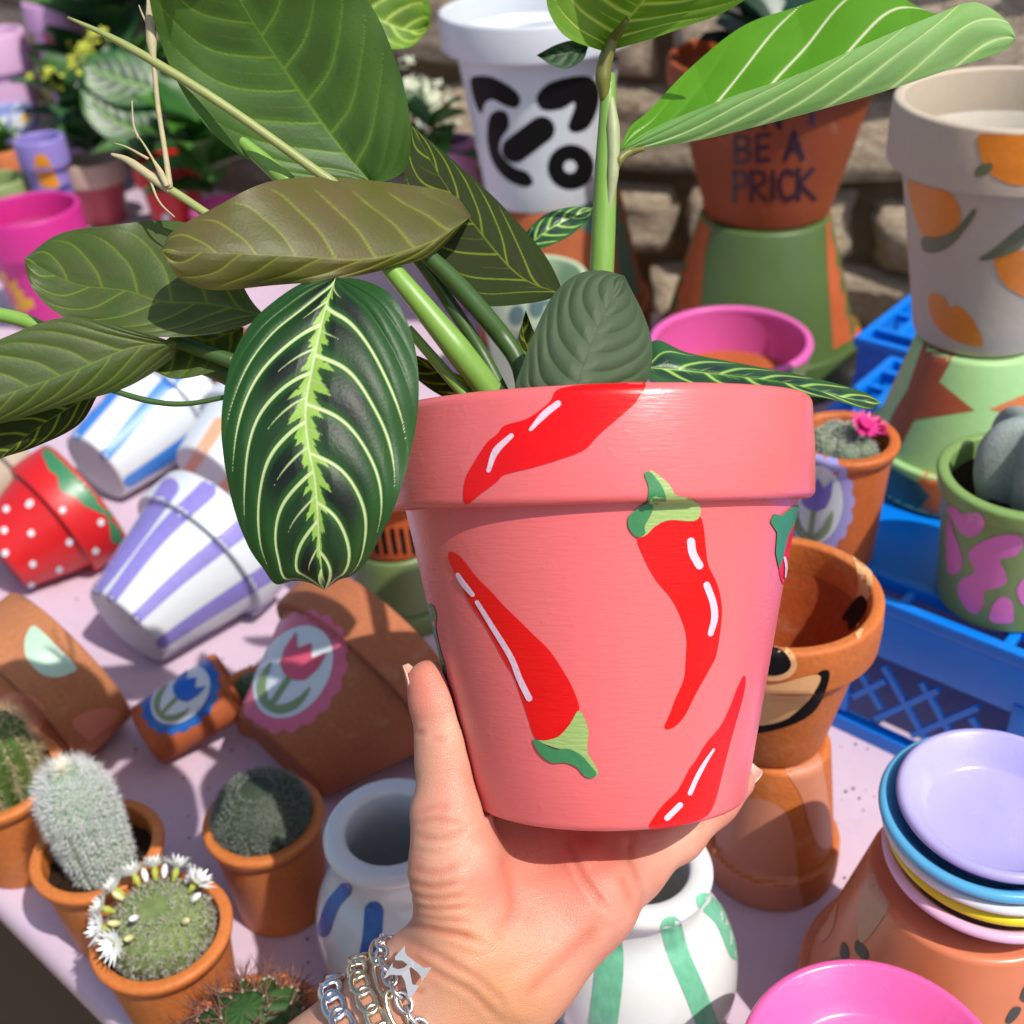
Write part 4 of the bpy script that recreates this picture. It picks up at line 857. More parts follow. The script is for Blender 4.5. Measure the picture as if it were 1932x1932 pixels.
hd(hrim, 'painted_stalk', R7([(1060, 1603), (1110, 1625), (1190, 1690), (1235, 1760), (1238, 1830), (1060, 1835), (1055, 1720)]), CG1, 1, 5); hd(hrim, 'painted_stalk', R7([(1020, 1625), (1055, 1608), (1100, 1650), (1160, 1740), (1172, 1830), (1058, 1835), (1050, 1720)]), CG2, 2, 5)
hd(hbody, 'painted_highlight', stroke(C3([(1360, 265), (1372, 350), (1420, 440)]), 15, 16), CHW, 2, 4); hd(hbody, 'painted_highlight', stroke(C3([(1475, 585), (1522, 720), (1530, 830), (1502, 940)]), 13, 20, [1, 1, 1, .8]), CHW, 2, 4)
hd(hbody, 'painted_chilli', C2([(1440, 352), (1470, 345), (1540, 390), (1640, 520), (1760, 640)])+C3([(0, 745), (100, 840), (210, 950), (330, 1070), (430, 1220), (500, 1350), (545, 1500), (480, 1600), (400, 1690), (310, 1725), (220, 1700), (170, 1560), (110, 1380), (60, 1250), (0, 1150)])+C2([(1720, 900), (1600, 720), (1500, 520), (1450, 420)]), CHR)
hd(hbody, 'painted_calyx', C3([(545, 1505), (610, 1640), (605, 1800), (660, 1900), (682, 1960), (650, 1992), (600, 1900), (520, 1810), (380, 1780), (240, 1725), (310, 1722), (400, 1690), (480, 1600)]), CG1, 2)
hd(hbody, 'painted_calyx', C3([(215, 1705), (260, 1730), (370, 1785), (470, 1785), (560, 1830), (640, 1920), (674, 1970), (640, 1996), (590, 1985), (530, 1920), (450, 1885), (350, 1885), (270, 1830), (225, 1760)]), CG2, 3)
hd(hbody, 'painted_highlight', stroke(C2([(1515, 510), (1560, 580), (1622, 655)]), 11, 16, [.8, 1, .8]), CHW, 2, 4); hd(hbody, 'painted_highlight', stroke(C2([(1655, 710), (1760, 880), (1900, 1110)])+C3([(110, 1270), (180, 1415)]), 12, 26, [.7, .9, 1]), CHW, 2, 4)
hd(hbody, 'painted_chilli', C3([(1750, 1250), (1762, 1300), (1740, 1420), (1690, 1600), (1640, 1780)])+C7([(1600, 60), (1540, 290), (1480, 400), (1360, 450), (1200, 485), (1060, 490), (1100, 400), (1170, 310), (1270, 210), (1350, 60)])+C3([(1400, 1870), (1480, 1740), (1580, 1620), (1650, 1480), (1700, 1350)]), CHR)
hd(hbody, 'painted_highlight', stroke(C3([(1525, 1790), (1460, 1890), (1400, 2000), (1352, 2110)]), 9, 18, [.5, 1, 1]), CHW, 2, 4); hd(hbody, 'painted_highlight', stroke(C7([(1280, 320), (1185, 415)]), 11, 10), CHW, 2, 4)
hd(hbody, 'painted_chilli', C4([(280, 60), (240, 200), (215, 380), (165, 580), (128, 470), (160, 350), (200, 200)]), CHR); hd(hbody, 'painted_calyx', C4([(60, 120), (90, 60), (140, 75), (210, 20), (270, -5), (262, 80), (190, 230), (150, 400), (125, 465), (100, 350), (110, 200)]), CG2, 2, smooth=False)
hd(hbody, 'painted_highlight', stroke(C4([(166, 385), (178, 450), (176, 525)]), 5, 12), CHW, 2, 3)
hd(hbody, 'painted_calyx', C2([(1270, 760), (1320, 728), (1352, 800), (1350, 900), (1380, 1050), (1422, 1200), (1410, 1300), (1330, 1100), (1300, 960)]), CG2, 1)
sv, sf = lathe([(0, .118)]+[(.060*i/10, .117) for i in range(1, 11)], 64); sv[:, 2] += rng.uniform(-.002, .002, len(sv)); mesh('soil', sv, sf, soil_m, HP, world=False)

# ------------------------------------------------------------------ prayer plant
T_ = dict(top=(44, 92, 46), dark=(26, 44, 30), vein=(206, 226, 150), lime=(150, 190, 70))
LM_hero = leaf_mat('leaf_hero', (38, 82, 32), (20, 30, 22), (204, 224, 156), (150, 190, 80), (110, 130, 84), (160, 180, 80), (124, 118, 84), .46, .08, spec=.35)
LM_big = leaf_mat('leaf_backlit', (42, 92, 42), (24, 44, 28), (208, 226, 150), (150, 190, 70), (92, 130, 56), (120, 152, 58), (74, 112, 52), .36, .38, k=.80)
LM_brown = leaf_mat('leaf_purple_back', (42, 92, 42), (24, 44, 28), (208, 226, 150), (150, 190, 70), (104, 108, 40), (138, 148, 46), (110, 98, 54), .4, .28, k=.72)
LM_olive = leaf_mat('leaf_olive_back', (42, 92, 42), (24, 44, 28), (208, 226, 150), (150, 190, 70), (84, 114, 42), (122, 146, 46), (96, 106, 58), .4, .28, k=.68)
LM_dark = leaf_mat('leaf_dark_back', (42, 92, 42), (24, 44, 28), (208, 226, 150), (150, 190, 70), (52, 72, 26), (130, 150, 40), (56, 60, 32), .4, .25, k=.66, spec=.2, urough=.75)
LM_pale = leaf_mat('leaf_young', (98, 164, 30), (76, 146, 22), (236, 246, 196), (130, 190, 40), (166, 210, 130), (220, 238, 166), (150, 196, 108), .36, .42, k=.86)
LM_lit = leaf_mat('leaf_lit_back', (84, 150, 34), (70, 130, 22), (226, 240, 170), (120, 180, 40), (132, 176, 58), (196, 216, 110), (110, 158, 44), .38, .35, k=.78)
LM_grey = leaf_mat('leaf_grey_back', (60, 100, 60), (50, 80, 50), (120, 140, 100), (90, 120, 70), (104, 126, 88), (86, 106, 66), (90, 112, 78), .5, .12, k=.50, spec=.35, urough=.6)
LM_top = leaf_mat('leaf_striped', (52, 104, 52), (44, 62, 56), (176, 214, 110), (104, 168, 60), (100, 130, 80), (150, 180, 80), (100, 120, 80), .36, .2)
GST = paint((134, 178, 76), .4, .16, .15, 120, brush=(1, 1, .3), k=.75, sub=.1); GSD = paint((70, 104, 44), .4, .15, .15, 120, k=.7); GSB = paint((122, 122, 50), .45, .15, .15, 120, k=.75)
TWG = paint((166, 176, 104), .5, .15, .2, 200, k=.75); DRY = paint((196, 184, 142), .7, .2, .3, 300, k=.75)
# big leaf at the top, seen from below
leaf(HP, [(704, 348), (640, 275), (560, 165), (495, 70), (440, -20), (360, -150)], [(600, 346), (500, 318), (405, 255), (340, 165), (300, 70), (282, -10), (290, -100)], [(760, 325), (775, 270), (768, 190), (742, 100), (700, 10), (640, -60), (520, -130)], [.392, .385, .372, .355, .335], .004, .006, LM_big, 'under', veins=8, lime=.35, dark=.7, vw=5.5, wave=.0022, label='large green leaf seen from below')
leaf(HP, [(890, 408), (800, 462), (690, 490), (560, 484), (430, 478), (304, 474)], [(820, 478), (752, 502), (640, 527), (520, 538), (400, 547), (335, 522)], [(850, 365), (750, 346), (610, 334), (500, 345), (400, 394), (326, 436)], [.388, .374, .362, .353, .348, .346], [-.002, -.003, -.004, -.004, -.002], [-.012, -.014, -.010, -.006, -.003], LM_brown, 'under', veins=8, lime=.25, dark=.2, vw=6, sweep=(.16, .14), label='brownish olive leaf seen from below', wave=.002, cup=1.4)
leaf(HP, [(500, 596), (400, 574), (310, 570), (235, 548), (140, 535), (45, 488)], [(440, 622), (330, 636), (200, 626), (115, 596), (62, 545)], [(470, 560), (420, 470), (340, 418), (200, 426), (110, 442)], [.372, .372, .372, .374, .376], .003, -.004, LM_olive, 'under', veins=7, lime=.2, dark=.3, vw=5.5, wave=.002)
leaf(HP, [(334, 648), (250, 655), (140, 700), (0, 748), (-150, 800)], [(320, 680), (240, 730), (140, 760), (0, 800), (-90, 830)], [(270, 628), (130, 598), (0, 640), (-100, 690)], [.364, .360, .356, .350], -.006, .002, LM_olive, 'under', veins=8, lime=.2, dark=.2, vw=5.5)
leaf(HP, [(190, 735), (130, 770), (60, 815), (-30, 890)], [(150, 800), (70, 842), (0, 866)], [(120, 735), (40, 760), (-30, 820)], [.376, .374, .372], -.004, .004, LM_dark, 'under', veins=6, lime=.2, dark=.2)
leaf(HP, [(1062, 556), (980, 520), (900, 430), (835, 340), (776, 236)], [(1000, 572), (900, 574), (820, 520), (772, 430), (762, 320)], [(1052, 525), (1020, 470), (940, 380), (850, 298)], [.402, .402, .404, .41], .004, -.008, LM_dark, 'under', veins=6, lime=.3, dark=.2, vw=4.5, quilt=.0002, fine=.1, sweep=(.3, .3), label='dark leaf behind the brownish one')
# hanging patterned leaf
leaf(HP, [(634, 522), (612, 590), (592, 680), (577, 765), (580, 830), (594, 905), (600, 980), (604, 1050), (612, 1113)], [(575, 532), (520, 566), (472, 612), (436, 682), (419, 768), (420, 850), (440, 955), (468, 1030), (496, 1072), (520, 1102), (552, 1096), (582, 1099)], [(690, 530), (742, 560), (775, 625), (789, 700), (787, 790), (768, 880), (744, 958), (716, 1016), (690, 1062), (664, 1086), (640, 1094)], [.356, .349, .344, .340, .3375, .336, .337, .340, .345], -.007, -.008, LM_hero, 'top', veins=6.4, nu=300, nv=110, quilt=.0010, vw=8.5, vlen=.93, sweep=(.20, .52), label='large dark patterned leaf hanging in front of the rim', wave=.0018)
# upright right-hand leaves
leaf(HP, [(1142, 98), (1178, 45), (1228, -20), (1290, -160)], [(1075, 74), (1044, 40), (1031, -5), (1045, -70), (1130, -140)], [(1232, 72), (1300, 48), (1372, 20), (1425, -25), (1400, -100)], [.404, .392, .376, .36], .008, .004, LM_lit, 'under', veins=7, lime=.6, dark=.5, vw=9, label='bright leaf cut by the top edge')
leaf(HP, [(1168, 284), (1300, 268), (1450, 233), (1650, 178), (1800, 128), (1890, 98), (1918, 74)], [(1240, 238), (1380, 182), (1500, 142), (1640, 80), (1760, 30), (1840, 4), (1900, 40)], [(1188, 240), (1225, 208), (1300, 130), (1400, 50), (1500, 14), (1600, -18), (1680, -12), (1760, 25), (1850, 52)], [.404, .398, .394, .392, .394], [.0, .007, .009, .007, .002], [.0, -.020, -.026, -.022, -.004], LM_pale, 'top', veins=6, lime=.0, dark=.5, vw=8, sweep=(.44, .10), nu=420, nv=90, vlen=1.05, label='pale young leaf, half rolled', cup=.75)
leaf(HP, [(1066, 790), (1085, 735), (1115, 650), (1148, 575), (1178, 520)], [(1000, 775), (972, 735), (985, 690), (1010, 622), (1045, 555), (1088, 518), (1135, 510)], [(1160, 785), (1212, 735), (1229, 690), (1229, 640), (1213, 590), (1192, 548)], [.3465, .3475, .352, .357, .362], -.006, -.010, LM_grey, 'under', veins=8, lime=.0, dark=.0, vw=2.5, quilt=.0010, sweep=.42, label='matt grey green leaf standing behind the rim', wave=.0008)
leaf(HP, [(1205, 692), (1320, 702), (1480, 722), (1600, 752), (1664, 760)], [(1235, 642), (1300, 666), (1420, 690), (1540, 714), (1625, 738)], [(1240, 720), (1340, 742), (1470, 745), (1560, 752), (1635, 772)], [.398, .398, .394, .388, .386], -.010, .010, LM_top, 'top', veins=6, lime=.4, dark=1, vw=6.5, sweep=.30)
leaf(HP, [(985, 475), (1040, 430), (1118, 392)], [(992, 440), (1030, 404), (1080, 390)], [(1025, 468), (1075, 445), (1110, 412)], [.46, .46, .465], -.003, .003, LM_top, 'top', veins=5, lime=.2, vw=6, nu=60, nv=20)
leaf(HP, [(600, -20), (700, 30), (770, 58), (812, 50)], [(660, 50), (720, 88), (775, 88)], [(660, -40), (750, -40), (808, 0)], [.52, .53, .54], .004, .004, LM_lit, 'under', veins=6, lime=.1, vw=6, nu=60, nv=20)
leaf(HP, [(1110, 88), (1060, 102), (1012, 104)], [(1085, 76), (1050, 84)], [(1100, 112), (1070, 130), (1040, 122)], [.45, .45, .45], .004, .002, LM_grey, 'top', veins=4, lime=.0, vw=2.5, nu=40, nv=14)
leaf(HP, [(950, 770), (880, 728), (800, 690), (740, 660)], [(930, 735), (850, 700), (790, 672)], [(900, 775), (820, 740), (760, 690)], [.395, .398, .40], .006, -.004, LM_dark, 'under', veins=6, lime=.2, vw=5.5, nu=60, nv=20)
leaf(HP, [(1010, 700), (996, 660), (985, 620), (992, 585)], [(985, 680), (978, 640)], [(1020, 680), (1012, 640)], [.40, .40, .40], .003, .003, LM_dark, 'under', veins=4, lime=.1, nu=40, nv=14)
leaf(HP, [(460, 618), (400, 640), (330, 660), (290, 700)], [(420, 610), (350, 620), (300, 655)], [(450, 680), (390, 705), (330, 715)], [.385, .385, .385], .003, .003, LM_olive, 'under', veins=5, lime=.1, nu=60, nv=20)
# stems and dry bracts
stem(HP, [(948, 770), (852, 645), (732, 500), (680, 440)], [26, 26, 20, 15], [.384, .378, .376, .378], GST); stem(HP, [(900, 770), (830, 690), (770, 620)], [12, 11, 9], .384, GST)
stem(HP, [(990, 740), (968, 665), (870, 545), (785, 462)], [15, 19, 19, 15], [.395, .396, .39, .382], GSD); stem(HP, [(958, 760), (905, 660), (820, 530), (775, 470)], [14, 13, 14, 12], [.398, .398, .395, .385], GSD)
stem(HP, [(1128, 790), (1132, 600), (1140, 400), (1146, 250), (1148, 140)], [25, 23, 23, 21, 13], [.412, .41, .407, .404, .402], GST, label='upright pale green stem'); stem(HP, [(1141, 190), (1138, 150), (1142, 115), (1155, 80), (1182, 38)], [9, 15, 14, 11, 6], [.402, .3995, .3985, .397, .388], GSB, 'petiole'); stem(HP, [(1158, 326), (1166, 306), (1182, 290), (1215, 280)], [7, 9, 8, 4], [.402, .4005, .4015, .4005], GSB, 'petiole'); stem(HP, [(1146, 420), (1156, 330), (1157, 250), (1150, 152)], [3, 11, 13, 2], [.404, .401, .4005, .4015], paint((176, 186, 136), .5, .16, .2, 200, k=.75), 'sheath')
stem(HP, [(640, 352), (600, 325), (430, 204), (290, 116), (200, 66), (128, 33)], [10, 9, 9, 9, 8, 2.5], [.374, .368, .362, .36, .36], TWG, 'twig'); stem(HP, [(290, 112), (298, 200), (312, 290), (321, 356)], [5, 5, 5, 6], .361, DRY, 'twig', nn=8)
stem(HP, [(291, 120), (287, 90), (283, 45), (279, -5)], [4, 10, 8, 2], .360, DRY, 'bract'); stem(HP, [(405, 414), (350, 376), (318, 356)], [9, 8, 8], .362, TWG, 'twig'); stem(HP, [(322, 360), (280, 330), (240, 302), (210, 291)], [8, 9, 8, 3], .362, DRY, 'bract'); stem(HP, [(316, 352), (300, 320), (288, 300)], [6, 6, 2], .360, DRY, 'bract')
for q in ([(300, 320), (270, 270), (250, 245)], [(262, 262), (252, 235), (249, 190)], [(280, 330), (300, 380), (330, 410)], [(285, 60), (270, 30), (262, 10)], [(405, 414), (385, 400), (370, 405)], [(280, 300), (240, 278), (215, 270)]): stem(HP, q, [3, 2.2, 1.2], .362, DRY, 'rootlet', 12, nn=6)
stem(HP, [(438, 250), (480, 288), (545, 345)], [9, 15, 17], .378, GST); stem(HP, [(200, 733), (280, 756), (350, 762), (432, 748)], [5, 6, 5, 5], .368, GSD, nn=8); stem(HP, [(-30, 588), (40, 603), (90, 625)], [14, 14, 14], .385, GST); stem(HP, [(320, 690), (380, 682), (450, 706)], [16, 26, 30], .392, GSD); stem(HP, [(335, 645), (440, 682)], [14, 15], .38, GSD)

# ================================================================== plants behind
def blade(parent, base, d, nrm_, Lb, W, mat, name='leaf', bend=.25):
    d = d.normalized(); s = d.cross(nrm_).normalized(); n = s.cross(d); V = []; Fc = []; nu, nv = 7, 4
    for i in range(nu+1):
        u = i/nu; w = W*.5*max(.04, math.sin(math.pi*min(1, u*.93+.05))**.7); c = base+d*(Lb*u)+n*(Lb*bend*(u-u*u*1.5))
        for j in range(nv+1): q = j/nv*2-1; V.append(tuple(c+s*(w*q)+n*(W*.12*q*q)))
    for i in range(nu):
        for j in range(nv): a = i*(nv+1)+j; Fc.append((a, a+1, a+nv+2, a+nv+1))
    return mesh(name, V, Fc, mat, parent)
def gleaf(c, k=.7): return paint(c, .4, .25, .2, 60, k=k, spec=.4)
def bush(name, label, cat, foot, n, Lb, W, mats, up0=.3, hgt=.05, group=None, flowers=None):
    t = thing(name, label, cat, tuple(foot), group=group); r = np.random.default_rng(len(label)); st = mats[0]
    for i in range(n):
        a = i*2.4+r.uniform(-.3, .3); el = up0+r.uniform(-.35, .6); d = Vector((math.cos(a)*math.cos(el), math.sin(a)*math.cos(el), math.sin(el))); b0 = foot+UZ*(hgt*r.uniform(.1, 1))+Vector((math.cos(a), math.sin(a), 0))*W*.1
        blade(t, b0, d, UZ, Lb*r.uniform(.7, 1.15), W*r.uniform(.75, 1.15), mats[i % len(mats)])
    for q, (px, d_, rr, k) in enumerate(flowers or []):
        c = at(px[0], px[1], d_); V = []; Fc = []
        for i in range(k):
            p = c+Vector(r.normal(size=3))*rr*.45; ax = (Vector(r.normal(size=3))+Vector((0, -1.2, 1.2))).normalized(); e1 = ax.orthogonal().normalized(); e2 = ax.cross(e1); s = rr*.22
            for g in range(4):
                a = g*math.pi/2; dv = e1*math.cos(a)+e2*math.sin(a); pv = e1*-math.sin(a)+e2*math.cos(a); b0 = len(V)
                V += [tuple(p), tuple(p+dv*s*.6+pv*s*.35), tuple(p+dv*s*1.1+ax*s*.2), tuple(p+dv*s*.6-pv*s*.35)]; Fc.append((b0, b0+1, b0+2, b0+3))
        fo = mesh('flower_cluster', V, Fc, FLW[q] if isinstance(FLW, list) else FLW, t, smooth=False); fo['kind'] = 'stuff'
        v, f = tube([tuple(c), tuple(c*.5+(foot+UZ*hgt)*.5+UZ*.01), tuple(foot+UZ*hgt)], .0018, 6); mesh('stem', v, f, st, t)
    return t
DG = [gleaf((66, 110, 70)), gleaf((56, 104, 48)), gleaf((92, 130, 96))]; BG = [gleaf((70, 128, 40)), gleaf((48, 100, 34)), gleaf((96, 150, 60))]
FLW = paint((214, 222, 74), .5, .1, 0, 60, k=.85)
t = bush('potted_greenery', 'dark leafy plant with yellow blossoms in the cream rimmed pot', 'plant', cream_loc+Vector((0, 0, -.006)), 22, .062, .042, DG, .5, .09, flowers=[((95, 142), 1.38, .022, 26), ((140, 122), 1.40, .02, 24), ((172, 92), 1.40, .024, 28)])
for md, A, B in (([(310, 172), (235, 152), (152, 122)], [(285, 198), (215, 196), (162, 160)], [(295, 125), (232, 96), (170, 102)]), ([(300, 255), (225, 232), (150, 170)], [(270, 275), (205, 262), (158, 215)], [(300, 215), (235, 195), (165, 160)]), ([(300, 245), (240, 258), (170, 290)], [(250, 275), (200, 285)], [(270, 240), (215, 250)])):
    leaf(t, md, A, B, [1.37, 1.36, 1.35], .006, -.006, LM_top, 'top', veins=7, nu=60, nv=24, vw=1.6, lime=.3)
FLW = paint((226, 236, 206), .5, .1, 0, 60, k=.85)
bush('kalanchoe', 'bright green kalanchoe leaves over the red dotted pot', 'plant', pk_loc+Vector((0, 0, .0)), 20, .075, .055, BG, .5, .10)
bush('kalanchoe', 'kalanchoe with white blossoms beside the black and white pot', 'plant', wk_loc+Vector((-.02, -.02, -.01)), 12, .045, .03, BG, .2, .03, flowers=[((790, 165), 1.22, .026, 34), ((812, 205), 1.2, .022, 26), ((840, 240), 1.2, .016, 18), ((885, 300), 1.2, .014, 14)])
bush('small_flowering_plant', 'white flowered seedling in the small terracotta pot at the left edge', 'plant', tl_loc+Vector((0, 0, -.01)), 10, .03, .02, BG, .6, .02, flowers=[((6, 245), 1.46, .02, 26), ((22, 255), 1.46, .016, 18)])
bush('succulent', 'dark green rosette plant growing in the lettered pot', 'plant', prick_loc+UZ*.108, 16, .075, .045, [gleaf((58, 92, 76)), gleaf((40, 66, 44))], .45, .03)
c = EDGE+N_*(WALL_D-.10)+E_*1.16
bush('leafy_bush', 'dark large leaved bush behind the grey orange painted pot', 'plant', Vector((c.x, c.y, .001)), 20, .15, .085, [gleaf((56, 88, 64)), gleaf((34, 56, 36)), gleaf((66, 104, 58))], .8, .24)
c = on_z(205, 60, .20)
bush('leafy_bush', 'dense dark green bush behind the yellow blossoms at top left', 'plant', Vector((c.x, c.y, .001)), 34, .12, .07, [gleaf((58, 104, 56)), gleaf((40, 76, 40)), gleaf((78, 128, 60))], .55, .24)
# ================================================================== the hand, modelled as one continuous surface
def cpt(x, y, d): return np.array([(x-HALF)/FPX*d, (HALF-y)/FPX*d, d])      # right, up, distance
def rcone(P, a, b_):
    pa, pb = cpt(*a[:3]), cpt(*b_[:3]); ra, rb = a[3]*a[2]/FPX, b_[3]*b_[2]/FPX
    ba = pb-pa; t = np.clip(((P-pa) @ ba)/(ba @ ba), 0, 1); return np.linalg.norm(P-pa-t[:, None]*ba, axis=1)-(ra+(rb-ra)*t)
def smin(a, b_, k): h = np.clip(.5+.5*(b_-a)/k, 0, 1); return b_+(a-b_)*h-k*h*(1-h)
ARM = np.array([-.74, .67]); ARN = np.array([.67, .74]); WR = np.array([846., 1890.])
def chain(P, pts, k=.004):
    s = None
    for a, b_ in zip(pts[:-1], pts[1:]): q = rcone(P, a, b_); s = q if s is None else smin(s, q, k)
    return s
PALM = []
for sg, r0, r1 in ((1, 92, 112), (-1, 88, 108), (0, 98, 118)):
    a = WR+ARN*68*sg; b_ = a+ARM*720+ARN*18*sg; PALM.append([(a[0], a[1], .387, r0), (b_[0], b_[1], .405, r1)])
PALM += [[(846, 1890, .388, 112), (930, 1760, .392, 118)], [(886, 1790, .379, 95), (862, 1650, .381, 80), (852, 1550, .384, 62)],
         [(985, 1845, .384, 100), (1110, 1692, .393, 86)], [(940, 1730, .396, 106), (1040, 1625, .405, 84)], [(1110, 1692, .395, 84), (1190, 1640, .412, 56)],
         [(915, 1600, .408, 58), (1010, 1590, .414, 60), (1100, 1598, .416, 58), (1185, 1630, .412, 52)], [(880, 1650, .395, 80), (930, 1600, .408, 60)]]
THUMB = [(858, 1600, .383, 70), (850, 1530, .385, 60), (842, 1450, .386, 51), (839, 1405, .387, 51), (824, 1325, .388, 45), (808, 1287, .389, 40)]
FING = [[(930, 1590, .410, 52), (960, 1562, .436, 46), (985, 1500, .448, 42), (1000, 1400, .452, 38), (1008, 1345, .454, 34)],
        [(1020, 1585, .415, 54), (1050, 1560, .440, 46), (1068, 1490, .452, 42), (1080, 1385, .456, 38), (1086, 1310, .459, 34)],
        [(1105, 1594, .416, 52), (1150, 1564, .440, 44), (1180, 1492, .450, 40), (1200, 1395, .4535, 36), (1210, 1330, .456, 32)],
        [(1185, 1634, .411, 53), (1278, 1576, .420, 47), (1348, 1514, .428, 41), (1390, 1474, .432, 34)]]
pb_ = np.array([(AX-HALF)/FPX*DP, -.0962, DP]); pa_ = np.array([-.0300, .99955, 0])
def pot_sdf(P):
    q = P-pb_; t = q @ pa_; rad = np.linalg.norm(q-t[:, None]*pa_, axis=1); return np.maximum(rad-(.0462+.0192*np.clip(t/.0987, 0, 1)), -t)*.98
def hand_sdf(P):
    s = None
    for c in PALM: q = chain(P, c, .006); s = q if s is None else smin(s, q, .011)
    th = chain(P, THUMB, .005); s = smin(s, th, .009)
    f = None
    for c in FING: q = chain(P, c, .004); f = q if f is None else smin(f, q, .0022)
    s = smin(s, f, .0065)
    return -smin(-s, pot_sdf(P)-.0003, .0012)      # flesh gives way where the pot presses
def surface_nets(lo, hi, h, sdf):
    n = np.ceil((hi-lo)/h/4).astype(int)*4+1; ax = [lo[i]+h*np.arange(n[i]) for i in range(3)]
    cs = [a[::4] for a in ax]; Gc = np.stack(np.meshgrid(*cs, indexing='ij'), -1); Sc = sdf(Gc.reshape(-1, 3)).reshape(Gc.shape[:3])
    S = np.repeat(np.repeat(np.repeat(Sc, 4, 0), 4, 1), 4, 2)[:n[0], :n[1], :n[2]].copy(); near = np.abs(S) < h*9
    I = np.argwhere(near); S[near] = sdf(lo+I*h)
    c8 = [(i, j, k) for i in (0, 1) for j in (0, 1) for k in (0, 1)]
    sl = lambda o: tuple(slice(o[a], n[a]-1+o[a]) for a in range(3))
    ins = sum((S[sl(o)] < 0).astype(np.int8) for o in c8); act = (ins > 0) & (ins < 8); idx = -np.ones(act.shape, int); cells = np.argwhere(act); idx[act] = np.arange(len(cells))
    acc = np.zeros((len(cells), 3)); cnt = np.zeros(len(cells))
    val = {o: S[tuple((cells+np.array(o)).T)] for o in c8}
    for o in c8:
        for a in range(3):
            if o[a]: continue
            o2 = list(o); o2[a] = 1; o2 = tuple(o2); s0, s1 = val[o], val[o2]; m_ = (s0 < 0) != (s1 < 0); t = np.where(m_, s0/(s0-s1+1e-12), 0)
            p = np.tile(np.array(o, float), (len(cells), 1)); p[:, a] += t; acc[m_] += p[m_]; cnt[m_] += 1
    V = lo+(cells+acc/cnt[:, None])*h; Fc = []
    for a in range(3):
        b_, c = (a+1) % 3, (a+2) % 3; d = [0, 0, 0]; d[a] = 1
        s0 = S[:n[0]-d[0], :n[1]-d[1], :n[2]-d[2]] < 0; s1 = S[d[0]:, d[1]:, d[2]:] < 0; E = np.argwhere(s0 != s1)
        E = E[(E[:, b_] > 0) & (E[:, c] > 0)]
        E = E[(E[:, b_] < n[b_]-1) & (E[:, c] < n[c]-1)]
        def cell(ob, oc): q = E.copy(); q[:, b_] += ob; q[:, c] += oc; return idx[tuple(q.T)]
        quad = np.stack([cell(-1, -1), cell(0, -1), cell(0, 0), cell(-1, 0)], 1); fl = s0[tuple(E.T)]; quad[~fl] = quad[~fl][:, ::-1]; Fc.append(quad)
    Fc = np.vstack(Fc); Fc = Fc[(Fc >= 0).all(1)]; return V, Fc
HV, HF = surface_nets(np.array([-.150, -.285, .335]), np.array([.100, -.035, .480]), .00092, hand_sdf)
def grad(P, f, e=.0006): return np.stack([f(P+np.eye(3)[i]*e)-f(P-np.eye(3)[i]*e) for i in range(3)], 1)
G = grad(HV, hand_sdf); G /= np.linalg.norm(G, axis=1)[:, None]+1e-9
HV = HV-G*np.clip(hand_sdf(HV), -.001, .001)[:, None]
hpx = np.stack([HALF+FPX*HV[:, 0]/HV[:, 2], HALF-FPX*HV[:, 1]/HV[:, 2]], 1)
C6 = lambda p: zm(480, 1446, p)
CREASE = [(C6([(1215, 385), (1330, 335), (1450, 335)]), 5, .00035), (C6([(1205, 455), (1350, 435), (1560, 475)]), 5, .0004), (C6([(1195, 560), (1400, 565), (1600, 490)]), 6, .0005), (C6([(1180, 650), (1350, 670), (1520, 620)]), 5, .0003),
          (C6([(1150, 790), (1350, 820), (1520, 760)]), 6, .0004), (C6([(1120, 880), (1300, 930), (1520, 890)]), 6, .0005), (C6([(1090, 960), (1300, 1010), (1560, 1000)]), 5, .0005), (C6([(1060, 1040), (1300, 1085), (1580, 1075)]), 5, .0005), (C6([(1030, 1100), (1300, 1160), (1580, 1190)]), 5, .0004), (C6([(1000, 1150), (1250, 1225), (1500, 1275), (1660, 1330)]), 7, .0008), (C6([(950, 1230), (1150, 1330), (1350, 1430), (1550, 1560)]), 7, .0004), (C6([(1180, 1700), (1250, 1690)]), 5, .0005), (C6([(1150, 1430), (1350, 1560), (1600, 1700), (1800, 1900)]), 7, .0004), (C6([(1300, 1400), (1600, 1560), (1850, 1780)]), 7, .0003),
          (C7([(430, 540), (500, 700), (570, 850), (660, 980), (765, 1115)]), 7, .0008), (C7([(915, 560), (915, 700), (950, 800), (1000, 900)]), 8, .0008), (C7([(0, 1260), (50, 1120), (50, 960), (0, 760), (-60, 640)]), 12, .0006), (C7([(850, 830), (900, 950), (930, 1040)]), 8, .0005), (C7([(1420, 420), (1480, 470)]), 6, .0005), (C2([(1195, 1680), (1250, 1670)]), 5, .0005), (C2([(1310, 1720), (1420, 1715)]), 5, .0003), (C7([(560, 470), (580, 600), (560, 680)]), 9, .0003), (C7([(130, 1750), (420, 1480), (600, 1300), (700, 1180)]), 14, .0006)]
front = np.clip(-(G[:, 2]), 0, 1)**.5; crm = np.zeros(len(HV)); disp = np.zeros(len(HV))
